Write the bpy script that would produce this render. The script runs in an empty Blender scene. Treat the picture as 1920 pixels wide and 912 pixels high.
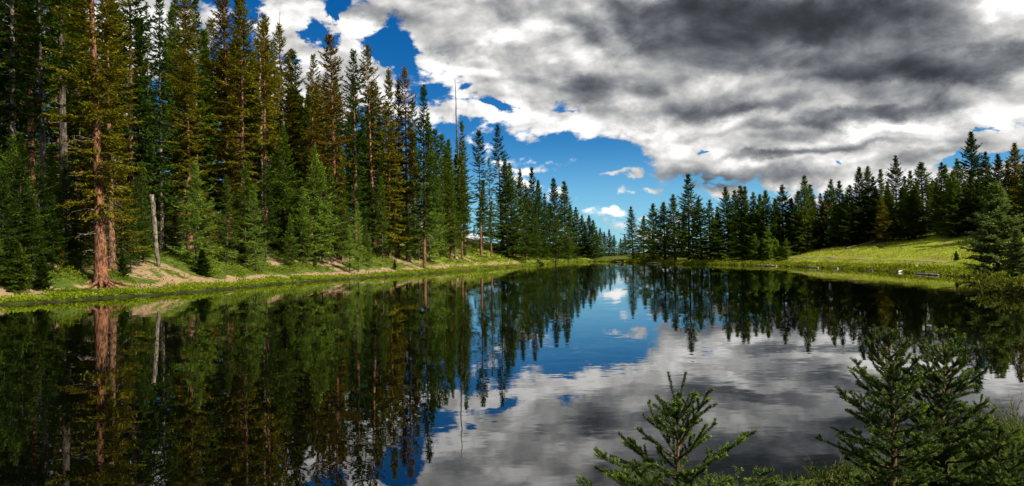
import bpy, math, random
import numpy as np
from mathutils import Matrix, Vector

# ---------------------------------------------------------------- scene, camera, sky, sun, exposure
scene = bpy.context.scene
COL = scene.collection
CAM_H = 2.0
F_PX = 1500.0
PITCH = math.radians(0.84)
ROLL = math.radians(1.01)
_cp, _sp, _cr, _sr = math.cos(PITCH), math.sin(PITCH), math.cos(ROLL), math.sin(ROLL)
FWD = np.array([0.0, _cp, _sp])
_R0 = np.array([1.0, 0.0, 0.0]); _U0 = np.array([0.0, -_sp, _cp])
RIGHT = _cr * _R0 - _sr * _U0
UP = _cr * _U0 + _sr * _R0
cam_data = bpy.data.cameras.new('camera')
cam_data.sensor_width = 36.0
cam_data.lens = F_PX / 1920.0 * 36.0
cam_data.clip_start = 0.05
cam_data.clip_end = 6000.0
cam = bpy.data.objects.new('camera', cam_data)
COL.objects.link(cam)
M = Matrix(((RIGHT[0], UP[0], -FWD[0], 0), (RIGHT[1], UP[1], -FWD[1], 0), (RIGHT[2], UP[2], -FWD[2], CAM_H), (0, 0, 0, 1)))
cam.matrix_world = M
scene.camera = cam

SUN_AZ = math.radians(123)      # to the right of the view direction
SUN_EL = math.radians(41)
SUN_STRENGTH = 5.0
SKY_STRENGTH = 0.1
scene.view_settings.view_transform = 'Standard'
scene.view_settings.look = 'None'
EXPOSURE = 1.3
scene.view_settings.exposure = EXPOSURE
scene.view_settings.gamma = 1.0
scene.view_settings.use_curve_mapping = False

cy = scene.cycles
cy.max_bounces = 6
cy.diffuse_bounces = 2
cy.glossy_bounces = 3
cy.transmission_bounces = 3
cy.transparent_max_bounces = 4
cy.caustics_reflective = False
cy.caustics_refractive = False
cy.sample_clamp_indirect = 4.0
cy.use_adaptive_sampling = True
cy.adaptive_threshold = 0.02
cy.use_denoising = True
try:
    cy.denoiser = 'OPENIMAGEDENOISE'
    cy.denoising_input_passes = 'RGB_ALBEDO_NORMAL'
    cy.denoising_prefilter = 'ACCURATE'
except Exception as e:
    print(e)


def px_dir(px, py):
    d = FWD + (px - 960.0) / F_PX * RIGHT - (py - 456.0) / F_PX * UP
    return d


def az_el(px, py):
    d = px_dir(px, py)
    return math.atan2(d[0], d[1]), d[2] / math.hypot(d[0], d[1])


class NT:
    """small helper for writing node trees as expressions"""
    def __init__(self, tree):
        self.t = tree

    def node(self, kind, **kw):
        n = self.t.nodes.new(kind)
        for k, v in kw.items():
            setattr(n, k, v)
        return n

    def put(self, sock, v):
        if isinstance(v, bpy.types.NodeSocket):
            self.t.links.new(v, sock)
        else:
            sock.default_value = v

    def m(self, op, a, b=None, c=None, clamp=False):
        n = self.node('ShaderNodeMath', operation=op)
        n.use_clamp = clamp
        self.put(n.inputs[0], a)
        if b is not None: self.put(n.inputs[1], b)
        if c is not None: self.put(n.inputs[2], c)
        return n.outputs[0]

    def v(self, op, a, b=None, c=None):
        n = self.node('ShaderNodeVectorMath', operation=op)
        self.put(n.inputs[0], a)
        if b is not None:
            if op == 'SCALE': self.put(n.inputs['Scale'], b)
            else: self.put(n.inputs[1], b)
        if c is not None: self.put(n.inputs[2], c)
        return n.outputs['Value'] if op in ('DOT_PRODUCT', 'LENGTH', 'DISTANCE') else n.outputs['Vector']

    def noise(self, vec, scale, detail=4.0, rough=0.5, dist=0.0, lac=2.0):
        n = self.node('ShaderNodeTexNoise')
        if vec is not None: self.put(n.inputs['Vector'], vec)
        n.inputs['Scale'].default_value = scale
        n.inputs['Detail'].default_value = detail
        n.inputs['Roughness'].default_value = rough
        n.inputs['Lacunarity'].default_value = lac
        n.inputs['Distortion'].default_value = dist
        return n

    def mix(self, f, a, b):
        n = self.node('ShaderNodeMix', data_type='RGBA')
        self.put(n.inputs[0], f)
        self.put(n.inputs[6], a if isinstance(a, bpy.types.NodeSocket) else (*a, 1.0)[:4])
        self.put(n.inputs[7], b if isinstance(b, bpy.types.NodeSocket) else (*b, 1.0)[:4])
        return n.outputs[2]

    def step(self, x, lo, hi):
        n = self.node('ShaderNodeMapRange', interpolation_type='SMOOTHSTEP')
        self.put(n.inputs[0], x)
        self.put(n.inputs[1], lo); self.put(n.inputs[2], hi)
        return n.outputs[0]

    def comb(self, x, y, z):
        n = self.node('ShaderNodeCombineXYZ')
        self.put(n.inputs[0], x); self.put(n.inputs[1], y); self.put(n.inputs[2], z)
        return n.outputs[0]


def build_sky():
    world = bpy.data.worlds.new('World')
    scene.world = world
    world.use_nodes = True
    t = world.node_tree
    t.nodes.clear()
    N = NT(t)
    sky = N.node('ShaderNodeTexSky', sky_type='NISHITA')
    sky.sun_disc = False
    sky.sun_elevation = SUN_EL
    sky.sun_rotation = SUN_AZ
    sky.altitude = 2500
    sky.air_density = 1.0
    sky.dust_density = 0.4
    sky.ozone_density = 2.0
    tc = N.node('ShaderNodeTexCoord')
    sep = N.node('ShaderNodeSeparateXYZ')
    t.links.new(tc.outputs['Generated'], sep.inputs[0])
    X, Y, Z = sep.outputs
    az = N.m('ARCTAN2', X, Y)
    hyp = N.m('MAXIMUM', N.m('SQRT', N.m('ADD', N.m('MULTIPLY', X, X), N.m('MULTIPLY', Y, Y))), 0.08)
    el = N.m('MAXIMUM', N.m('DIVIDE', Z, hyp), 0.0)
    P = N.comb(az, el, 0.0)
    # billowing domain warp
    w1 = N.noise(N.v('MULTIPLY', P, (8.0, 12.0, 1.0)), 1.0, 9.0, 0.62)
    warp = N.v('MULTIPLY', N.v('SUBTRACT', w1.outputs['Color'], (0.5, 0.5, 0.5)), (0.13, 0.075, 0.0))
    Pw = N.v('ADD', P, warp)
    # fractal detail
    nA = N.noise(N.v('MULTIPLY', P, (9.0, 14.0, 1.0)), 1.0, 12.0, 0.60, 0.25).outputs['Fac']
    nA2 = N.noise(N.v('MULTIPLY', N.v('ADD', P, (0.012, 0.017, 0.0)), (9.0, 14.0, 1.0)), 1.0, 7.0, 0.55, 0.25).outputs['Fac']
    nS = N.noise(N.v('MULTIPLY', N.v('ADD', P, (3.0, 1.0, 0.0)), (3.2, 7.5, 1.0)), 1.0, 5.0, 0.55, 0.2).outputs['Fac']
    nA1 = N.noise(N.v('MULTIPLY', P, (9.0, 14.0, 1.0)), 1.0, 7.0, 0.55, 0.25).outputs['Fac']
    def lumps(vec):
        n = N.node('ShaderNodeTexVoronoi', feature='F1', normalize=True)
        N.put(n.inputs['Vector'], vec)
        n.inputs['Scale'].default_value = 1.0; n.inputs['Detail'].default_value = 2.5; n.inputs['Roughness'].default_value = .55
        return n.outputs['Distance']
    warp2 = N.v('ADD', P, N.v('SCALE', warp, 0.5))
    lA = lumps(N.v('MULTIPLY', warp2, (17.0, 27.0, 1.0)))
    lB = lumps(N.v('MULTIPLY', N.v('ADD', warp2, (0.006, 0.010, 0.0)), (17.0, 27.0, 1.0)))
    billow = N.m('MULTIPLY', N.m('SUBTRACT', lB, lA), 1.0)
    relief = N.m('MULTIPLY', N.m('SUBTRACT', nA1, nA2), 1.35)
    nB = N.noise(N.v('MULTIPLY', Pw, (5.5, 13.0, 1.0)), 1.0, 8.0, 0.55, 0.0).outputs['Fac']
    nC = N.noise(N.v('MULTIPLY', P, (26.0, 40.0, 1.0)), 1.0, 7.0, 0.6, 0.2).outputs['Fac']

    def gauss(vec, px, py, rx, ry):
        a, e = az_el(px, py)
        sx, sy = F_PX / rx, F_PX / ry
        q = N.v('MULTIPLY_ADD', vec, (sx, sy, 0.0), (-a * sx, -e * sy, 0.0))
        return N.m('EXPONENT', N.m('MULTIPLY', N.v('DOT_PRODUCT', q, q), -1.0))

    def total(vec, items, start=0.0):
        s = start
        for (px, py, rx, ry, amp) in items:
            s = N.m('MULTIPLY_ADD', gauss(vec, px, py, rx, ry), amp, s)
        return s

    # lower edge of the big cloud bank, as elevation over azimuth
    edge_px = [(400, -420), (600, -160), (648, -40), (660, 30), (690, 60), (730, 66), (762, 92), (785, 138), (820, 165), (880, 200), (930, 246), (965, 268),
               (1000, 266), (1030, 254), (1060, 250), (1085, 264), (1120, 304), (1150, 308), (1180, 290), (1215, 316), (1245, 352),
               (1300, 366), (1400, 374), (1500, 380), (1620, 400), (1750, 420), (1850, 420), (1925, 420)]
    A0, A1 = -0.6, 0.75
    fc = N.node('ShaderNodeFloatCurve')
    cv = fc.mapping.curves[0]
    pts = []
    for (px, py) in edge_px:
        a, e = az_el(px, py)
        pts.append(((a - A0) / (A1 - A0), (e + 0.2) / 0.9))
    pts = [(min(max(x, 0), 1), min(max(y, 0), 1)) for x, y in pts if 0 <= x <= 1.0]
    cv.points[0].location = (0.0, pts[0][1]); cv.points[1].location = (1.0, pts[-1][1])
    for x, y in pts:
        cv.points.new(x, y)
    for p in cv.points:
        p.handle_type = 'VECTOR'
    fc.mapping.update()
    N.put(fc.inputs['Value'], N.m('DIVIDE', N.m('SUBTRACT', az, A0), A1 - A0, clamp=True))
    e_edge = N.m('MULTIPLY_ADD', fc.outputs['Value'], 0.9, -0.2)
    bank = N.m('DIVIDE', N.m('SUBTRACT', el, e_edge), 0.06)       # 1 = 75 px inside
    bank = N.m('MINIMUM', N.m('MAXIMUM', bank, -2.0), 1.6)
    puffs = [(545, 45, 48, 34, 1.4), (575, 150, 70, 62, 1.7), (650, 112, 62, 34, 1.3), (700, 150, 60, 36, 1.1), (600, 12, 34, 12, .9),
             (640, 38, 26, 16, .9), (700, 40, 40, 30, 1.3), (520, 8, 34, 14, .9), (300, 40, 60, 70, 1.4), (210, 60, 60, 80, .8), (1052, 222, 46, 20, 1.5), (1010, 232, 40, 16, 1.0), (850, 215, 46, 12, .8), (900, 218, 60, 20, 1.0),
             (1130, 329, 24, 7, 1.0), (1178, 341, 16, 8, 1.1), (1215, 365, 22, 6, .9), (1240, 372, 16, 5, .6), (975, 320, 36, 7, .8), (935, 305, 24, 6, .6),
             (1230, 318, 40, 10, .4), (420, 150, 40, 60, .8)]
    holes = [(1862, 236, 30, 9, -1.5), (1915, 240, 22, 22, -1.2), (1875, 300, 75, 16, -1.7), (1335, 278, 22, 5, -1.5), (1240, 378, 70, 8, -1.3), (1790, 300, 24, 12, -1.4),
             (1570, 312, 12, 5, -1.2), (925, 205, 40, 7, -1.2), (875, 172, 16, 6, -.8), (745, 95, 26, 32, -1.3), (725, 85, 30, 16, -.9), (1340, 384, 30, 6, -1.2), (1450, 385, 40, 6, -.9),
             (590, 48, 34, 13, -1.3), (640, 66, 26, 10, -.9), (648, 16, 13, 30, -1.6), (555, 96, 40, 7, -.7), (1075, 270, 60, 10, -.5)]
    cover = total(Pw, puffs, -0.15)
    cover = N.m('MAXIMUM', cover, bank)
    # a scatter of clouds elsewhere in the sky, outside what the photograph shows
    other = N.m('MULTIPLY', N.step(N.m('ABSOLUTE', az), 0.8, 1.2), N.m('MULTIPLY_ADD', N.noise(tc.outputs['Generated'], 3.0, 5.0).outputs['Fac'], 5.0, -2.2))
    cover = N.m('MAXIMUM', cover, N.m('ADD', other, -0.5))
    cover = total(Pw, holes, cover)
    dens = N.m('ADD', cover, N.m('MULTIPLY', N.m('SUBTRACT', nA, 0.5), 3.0))
    dens = N.m('ADD', dens, N.m('MULTIPLY', N.m('SUBTRACT', 0.36, lA), 1.8))
    dens = N.m('ADD', dens, N.m('MULTIPLY', N.m('SUBTRACT', nC, 0.5), 2.3))
    alpha = N.step(dens, 0.05, 0.50)
    # brightness of the cloud as seen (display-referred, linearised below)
    dark = [(850, 50, 120, 40, .10), (1500, 60, 330, 80, .30), (760, 20, 70, 26, .36), (690, 15, 40, 20, .35), (640, 125, 50, 26, .30), (860, 40, 70, 14, .25), (980, 20, 50, 14, .2), (960, 118, 60, 24, .30), (1000, 150, 50, 14, .2),
            (1080, 160, 75, 20, .70), (1110, 186, 50, 14, .5), (1190, 22, 110, 34, .66), (1120, 5, 90, 14, .35), (1250, 80, 90, 34, .52), (1330, 30, 90, 50, .42), (1240, 150, 34, 22, .36), (1180, 205, 60, 10, .3),
            (1330, 118, 80, 22, .46), (1440, 130, 110, 16, .42), (1440, 20, 110, 50, .5), (1560, 60, 100, 55, .75), (1640, 10, 130, 40, .7), (1760, 20, 90, 30, .35), (1740, 66, 110, 20, .3), (1400, 80, 110, 40, .35), (1280, 10, 90, 30, .4), (1660, 146, 150, 18, .85), (1830, 108, 150, 20, .85),
            (1720, 100, 90, 22, .3), (1370, 204, 140, 13, .85), (1300, 190, 60, 14, .25), (1590, 226, 110, 13, .95), (1720, 204, 100, 12, .6), (1480, 165, 160, 14, .2), (1650, 180, 160, 16, .26), (1420, 238, 90, 10, .28), (1490, 256, 70, 9, .32),
            (1530, 287, 180, 8, .65), (1450, 292, 60, 8, .2), (1760, 289, 60, 6, .3), (1690, 262, 60, 5, .2), (1350, 330, 120, 16, .62), (1440, 340, 110, 14, .5), (1280, 318, 34, 12, .26), (1560, 335, 100, 12, .24), (1640, 310, 60, 8, .2), (1310, 250, 60, 8, .16), (1240, 262, 60, 6, .14), (590, 165, 50, 20, .10)]
    lite = [(870, 130, 70, 30, -.22), (960, 215, 80, 26, -.22), (690, 45, 30, 16, -.25), (1130, 250, 70, 16, -.15), (1040, 100, 60, 16, -.12), (1912, -8, 50, 22, -.9), (1840, 36, 90, 22, -.22), (1490, 92, 50, 14, -.24), (1400, 70, 60, 12, -.12), (920, 80, 60, 14, -.15), (1885, 196, 60, 16, -.35), (1700, 245, 70, 10, -.25), (1030, 62, 50, 10, -.15)]
    dk = total(Pw, dark, 0.04)
    dk = N.m('MULTIPLY', dk, N.m('MULTIPLY_ADD', nB, 0.7, 0.65))
    dk = total(Pw, lite, dk)
    dk = N.m('MULTIPLY', N.m('SUBTRACT', 1.0, N.m('EXPONENT', N.m('MULTIPLY', dk, -1.1))), 0.80)
    tex = N.m('ADD', relief, N.m('MULTIPLY', N.m('SUBTRACT', nS, 0.52), 0.6))
    tex = N.m('ADD', tex, N.m('MULTIPLY', N.m('SUBTRACT', nA, 0.5), 0.35))
    tex = N.m('ADD', tex, N.m('MULTIPLY', N.m('SUBTRACT', nC, 0.5), 0.22))
    soft = N.m('SUBTRACT', 1.0, N.m('MINIMUM', N.m('MULTIPLY', dk, 1.5), 1.0))
    tex = N.m('ADD', tex, N.m('MULTIPLY', billow, soft))
    tex2 = N.m('MULTIPLY', N.m('SUBTRACT', nB, 0.52), 0.35)
    bright = N.m('SUBTRACT', N.m('MULTIPLY_ADD', N.m('ADD', tex, tex2), N.m('MULTIPLY_ADD', dk, -0.7, 0.9), 0.95), dk)
    bright = N.m('MINIMUM', N.m('SMOOTH_MAX', bright, 0.23, 0.18), 1.08)
    lin = N.m('POWER', bright, 2.2)
    cloud = N.node('ShaderNodeVectorMath', operation='SCALE')
    tint = N.mix(N.step(bright, 0.2, 0.85), (0.86, 0.97, 1.14), (1.0, 0.99, 0.97))
    t.links.new(tint, cloud.inputs[0])
    N.put(cloud.inputs['Scale'], N.m('MULTIPLY', lin, 1.0 / (SKY_STRENGTH * 2 ** EXPOSURE)))
    # polarised deep blue of the clear sky
    hs = N.node('ShaderNodeHueSaturation')
    hs.inputs['Saturation'].default_value = 1.45
    hs.inputs['Value'].default_value = 0.36
    t.links.new(sky.outputs[0], hs.inputs['Color'])
    blue = N.v('MULTIPLY', hs.outputs[0], (0.55, 0.95, 1.12))
    blue = N.v('SCALE', blue, N.m('MULTIPLY_ADD', N.step(el, 0.16, 0.0), 0.35, 0.92))
    blue = N.mix(N.m('MULTIPLY', N.step(el, 0.15, 0.0), 0.62), blue, (1.15, 2.3, 3.05))
    final = N.mix(alpha, blue, cloud.outputs[0])
    bg = N.node('ShaderNodeBackground')
    bg.inputs['Strength'].default_value = SKY_STRENGTH
    t.links.new(final, bg.inputs['Color'])
    out = N.node('ShaderNodeOutputWorld')
    t.links.new(bg.outputs[0], out.inputs['Surface'])
    world.cycles.sampling_method = 'MANUAL'
    world.cycles.sample_map_resolution = 512


build_sky()
sun_data = bpy.data.lights.new('sun', 'SUN')
sun_data.energy = SUN_STRENGTH
sun_data.angle = math.radians(0.53)
sun_data.color = (1.0, 0.90, 0.74)
sun = bpy.data.objects.new('sun', sun_data)
COL.objects.link(sun)
_sd = Vector((math.sin(SUN_AZ) * math.cos(SUN_EL), math.cos(SUN_AZ) * math.cos(SUN_EL), math.sin(SUN_EL)))
sun.rotation_euler = _sd.to_track_quat('Z', 'Y').to_euler()
sun.location = (40, 20, 60)

# ---------------------------------------------------------------- mesh helpers
class Geo:
    def __init__(self):
        self.v = []; self.tri = []; self.quad = []; self.n = 0; self.c = []

    def add(self, verts, tris=None, quads=None, col=None):
        verts = np.asarray(verts, dtype=np.float32).reshape(-1, 3)
        self.v.append(verts)
        if tris is not None and len(tris): self.tri.append(np.asarray(tris, dtype=np.int32).reshape(-1, 3) + self.n)
        if quads is not None and len(quads): self.quad.append(np.asarray(quads, dtype=np.int32).reshape(-1, 4) + self.n)
        if col is None: col = 0.5
        self.c.append(np.broadcast_to(np.asarray(col, dtype=np.float32), (len(verts),)))
        self.n += len(verts)

    def mesh(self, name, mat, smooth=False, second=None):
        # second = (Geo, material): further pieces of the same mesh in a second material
        if second is not None:
            g2, m2 = second
            keep = Geo(); keep.v = self.v + g2.v; keep.c = self.c + g2.c
            keep.tri = self.tri + [t + self.n for t in g2.tri]; keep.quad = self.quad + [q + self.n for q in g2.quad]
            me = keep.mesh(name, mat, smooth)
            nt = [sum(len(t) for t in self.tri), sum(len(t) for t in g2.tri), sum(len(q) for q in self.quad), sum(len(q) for q in g2.quad)]
            idx = np.repeat(np.array([0, 1, 0, 1], dtype=np.int32), nt)
            me.materials.append(m2)
            me.polygons.foreach_set('material_index', idx)
            return me
        me = bpy.data.meshes.new(name)
        v = np.concatenate(self.v)
        nt = sum(len(t) for t in self.tri); nq = sum(len(q) for q in self.quad)
        me.vertices.add(len(v)); me.vertices.foreach_set('co', v.ravel())
        loops = []; starts = []
        if nt:
            tr = np.concatenate(self.tri); loops.append(tr.ravel()); starts.append(np.arange(nt) * 3)
        if nq:
            qd = np.concatenate(self.quad); loops.append(qd.ravel()); starts.append(nt * 3 + np.arange(nq) * 4)
        loops = np.concatenate(loops).astype(np.int32); starts = np.concatenate(starts).astype(np.int32)
        me.loops.add(len(loops)); me.loops.foreach_set('vertex_index', loops)
        me.polygons.add(nt + nq); me.polygons.foreach_set('loop_start', starts)
        if smooth: me.polygons.foreach_set('use_smooth', np.ones(nt + nq, dtype=bool))
        me.update(calc_edges=True)
        a = me.attributes.new('tint', 'FLOAT', 'POINT')
        a.data.foreach_set('value', np.concatenate(self.c).astype(np.float32))
        if mat: me.materials.append(mat)
        return me


def norm(a):
    return a / np.maximum(np.linalg.norm(a, axis=-1, keepdims=True), 1e-9)


def tube(geo, pts, radii, sides=7, col=0.5, cap=True, bump=0.0, rng=None):
    pts = np.asarray(pts, float); n = len(pts)
    tan = norm(np.gradient(pts, axis=0))
    ref = np.array([0.0, 0, 1]) if abs(tan[0][2]) < 0.9 else np.array([1.0, 0, 0])
    a = norm(np.cross(tan, ref)); b = norm(np.cross(tan, a))
    ang = np.arange(sides) * 2 * math.pi / sides
    r = np.asarray(radii, float)[:, None, None] * np.ones((n, sides, 1))
    if bump and rng is not None:
        r = r * (1 + bump * rng.uniform(-1, 1, (n, sides, 1)))
    ring = pts[:, None, :] + r * (np.cos(ang)[None, :, None] * a[:, None, :] + np.sin(ang)[None, :, None] * b[:, None, :])
    i, j = np.meshgrid(np.arange(n - 1), np.arange(sides), indexing='ij')
    j2 = (j + 1) % sides
    q = np.stack([i * sides + j, i * sides + j2, (i + 1) * sides + j2, (i + 1) * sides + j], -1).reshape(-1, 4)
    v = ring.reshape(-1, 3); tris = []
    if cap:
        v = np.concatenate([v, pts[:1], pts[-1:]])
        k = n * sides
        for s in range(sides):
            tris.append((k, (s + 1) % sides, s)); tris.append((k + 1, (n - 1) * sides + s, (n - 1) * sides + (s + 1) % sides))
    geo.add(v, tris, q, col)


def sticks(geo, p0, p1, r0, r1, col=0.5):
    """many thin three-sided sticks at once"""
    p0 = np.asarray(p0, float); p1 = np.asarray(p1, float); n = len(p0)
    if n == 0: return
    d = norm(p1 - p0)
    ref = np.where(np.abs(d[:, 2:3]) < 0.9, np.array([[0, 0, 1.0]]), np.array([[1.0, 0, 0]]))
    a = norm(np.cross(d, ref)); b = np.cross(d, a)
    r0 = np.broadcast_to(r0, (n,))[:, None]; r1 = np.broadcast_to(r1, (n,))[:, None]
    vs = []
    for p, r in ((p0, r0), (p1, r1)):
        for k in range(3):
            t = k * 2 * math.pi / 3
            vs.append(p + r * (math.cos(t) * a + math.sin(t) * b))
    v = np.stack(vs, 1)
    base = np.arange(n)[:, None, None] * 6
    q = np.array([[0, 1, 4, 3], [1, 2, 5, 4], [2, 0, 3, 5]])[None] + base
    c = np.repeat(np.broadcast_to(col, (n,)), 6)
    geo.add(v.reshape(-1, 3), None, q.reshape(-1, 4), c)


def blades(geo, p, d, length, width, side, col=0.5):
    """one triangle per entry: base centre p, direction d, across vector side"""
    p = np.asarray(p); n = len(p)
    L = np.broadcast_to(length, (n,))[:, None]; W = np.broadcast_to(width, (n,))[:, None]
    v = np.stack([p - side * W * .5, p + side * W * .5, p + d * L], 1)
    t = np.arange(n * 3).reshape(-1, 3)
    geo.add(v.reshape(-1, 3), t, None, np.repeat(np.broadcast_to(col, (n,)), 3))


def diamonds(geo, p, d, length, width, side, col=0.5, wide_at=0.45):
    p = np.asarray(p); n = len(p)
    L = np.broadcast_to(length, (n,))[:, None]; W = np.broadcast_to(width, (n,))[:, None]
    m = p + d * L * wide_at
    v = np.stack([p, m - side * W * .5, p + d * L, m + side * W * .5], 1)
    q = np.arange(n * 4).reshape(-1, 4)
    geo.add(v.reshape(-1, 3), None, q, np.repeat(np.broadcast_to(col, (n,)), 4))


def rand_dir(rng, n):
    return norm(rng.normal(size=(n, 3)))


def link(name, me, parent=None, color=None):
    o = bpy.data.objects.new(name, me)
    COL.objects.link(o)
    if parent is not None: o.parent = parent
    if color is not None: o.color = (*color, 1.0)
    return o


def thing(name, label, cat, loc=(0, 0, 0), rz=0.0, group=None):
    o = bpy.data.objects.new(name, None)
    COL.objects.link(o)
    o.empty_display_size = 0.3
    o.location = loc; o.rotation_euler = (0, 0, rz)
    tag(o, label, cat, group)
    return o


def tag(o, label=None, cat=None, group=None, kind=None):
    if label: o['label'] = label
    if cat: o['category'] = cat
    if group: o['group'] = group
    if kind: o['kind'] = kind
    return o


# value noise for shaping
_nt = np.random.default_rng(5).uniform(-1, 1, (256, 256))
def vnoise(x, y):
    x = np.asarray(x, float); y = np.asarray(y, float)
    xi = np.floor(x).astype(int); yi = np.floor(y).astype(int)
    fx = x - xi; fy = y - yi
    fx = fx * fx * (3 - 2 * fx); fy = fy * fy * (3 - 2 * fy)
    g = lambda a, b: _nt[a % 256, b % 256]
    return (g(xi, yi) * (1 - fx) + g(xi + 1, yi) * fx) * (1 - fy) + (g(xi, yi + 1) * (1 - fx) + g(xi + 1, yi + 1) * fx) * fy
def fbm(x, y, o=4):
    s = 0; a = 1.0; t = 0
    for i in range(o):
        s = s + a * vnoise(x * 2 ** i + 17.3 * i, y * 2 ** i - 9.1 * i); t += a; a *= .5
    return s / t
def sstep(x, a, b):
    t = np.clip((np.asarray(x, float) - a) / (b - a), 0, 1)
    return t * t * (3 - 2 * t)

# ---------------------------------------------------------------- materials
def new_mat(name):
    m = bpy.data.materials.new(name)
    m.use_nodes = True
    t = m.node_tree
    t.nodes.clear()
    N = NT(t)
    out = N.node('ShaderNodeOutputMaterial')
    return m, t, N, out


def principled(N, base, rough=0.8, spec=0.2):
    p = N.node('ShaderNodeBsdfPrincipled')
    N.put(p.inputs['Base Color'], base if isinstance(base, bpy.types.NodeSocket) else (*base, 1.0))
    N.put(p.inputs['Roughness'], rough)
    N.put(p.inputs['Specular IOR Level'], spec)
    return p


def leaf_mat(name, base=None, spread=0.45, trans=0.25, rough=0.6, warm=(1.25, 1.1, 0.6), use_obj=True, tip=None, spec=0.25, patch=1.1):
    """foliage: object colour times a variation of each leaf clump, part of the light passes through"""
    m, t, N, out = new_mat(name)
    geo = N.node('ShaderNodeNewGeometry')
    rnd = geo.outputs['Random Per Island']
    if use_obj:
        oi = N.node('ShaderNodeObjectInfo'); b = oi.outputs['Color']
    else:
        rgb = N.node('ShaderNodeRGB'); rgb.outputs[0].default_value = (*base, 1); b = rgb.outputs[0]
    val = N.m('MULTIPLY_ADD', rnd, 2 * spread, 1 - spread)
    c = N.v('SCALE', b, val)
    rnd2 = N.m('FRACT', N.m('MULTIPLY', rnd, 7.31))
    warmc = N.v('MULTIPLY', c, warm)
    tco = N.node('ShaderNodeTexCoord')
    blot = N.noise(tco.outputs['Object'], patch, 3, .6).outputs['Fac']
    c = N.v('SCALE', c, N.m('MULTIPLY_ADD', N.step(blot, .35, .65), .75, .62))
    c = N.mix(N.m('MULTIPLY', N.step(blot, .45, .7), .35), c, warmc)
    c = N.mix(N.m('MULTIPLY', rnd2, 0.6), c, warmc)
    if tip is not None:
        at = N.node('ShaderNodeAttribute'); at.attribute_name = 'tint'
        c = N.mix(at.outputs['Fac'], c, N.v('MULTIPLY', c, tip))
    p = principled(N, c, rough, spec)
    tr = N.node('ShaderNodeBsdfTranslucent')
    N.put(tr.inputs['Color'], N.v('MULTIPLY', c, (1.3, 1.25, 0.7)))
    mx = N.node('ShaderNodeMixShader')
    mx.inputs[0].default_value = trans
    t.links.new(p.outputs[0], mx.inputs[1]); t.links.new(tr.outputs[0], mx.inputs[2])
    t.links.new(mx.outputs[0], out.inputs['Surface'])
    return m


def bark_mat(name, base=None, scale=4.0):
    m, t, N, out = new_mat(name)
    if base is None:
        oi = N.node('ShaderNodeObjectInfo'); b = oi.outputs['Color']
    else:
        rgb = N.node('ShaderNodeRGB'); rgb.outputs[0].default_value = (*base, 1); b = rgb.outputs[0]
    tc = N.node('ShaderNodeTexCoord')
    vec = N.v('MULTIPLY', tc.outputs['Object'], (1, 1, .35))
    n1 = N.noise(vec, scale * 2.2, 6, .65).outputs['Fac']
    n2 = N.noise(vec, scale * 9, 3, .6).outputs['Fac']
    f = N.m('ADD', N.m('MULTIPLY', n1, 1.3), N.m('MULTIPLY', n2, .5))
    c = N.v('SCALE', b, N.m('MULTIPLY_ADD', N.step(f, .72, 1.12), 1.6, .2))
    grey = N.noise(vec, scale * .8, 4, .6).outputs['Fac']
    c = N.mix(N.m('MULTIPLY', N.step(grey, .5, .7), .45), c, (0.09, 0.078, 0.066))
    p = principled(N, c, .9, .15)
    bp = N.node('ShaderNodeBump'); bp.inputs['Strength'].default_value = .8; bp.inputs['Distance'].default_value = .06
    N.put(bp.inputs['Height'], f)
    t.links.new(bp.outputs[0], p.inputs['Normal'])
    t.links.new(p.outputs[0], out.inputs['Surface'])
    return m


MAT = {}
MAT['needle'] = leaf_mat('spruce_needles', spread=.42, trans=.28, spec=.03)
MAT['needle_near'] = leaf_mat('young_spruce_needles', spread=.3, trans=.2, tip=(3.3, 2.7, 1.3), rough=.5, warm=(1.1, 1.05, .8))
MAT['leaf'] = leaf_mat('shrub_leaves', spread=.4, trans=.35, rough=.7, spec=.05)
MAT['grass'] = leaf_mat('grass_blades', spread=.4, trans=.4, rough=.7, warm=(1.5, 1.15, .6), spec=.05)
MAT['bark'] = bark_mat('bark')
MAT['deadwood_grey'] = bark_mat('weathered_limbs', base=(0.15, 0.125, 0.10), scale=3.0)
MAT['deadwood'] = bark_mat('weathered_wood', scale=3.0)


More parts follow.
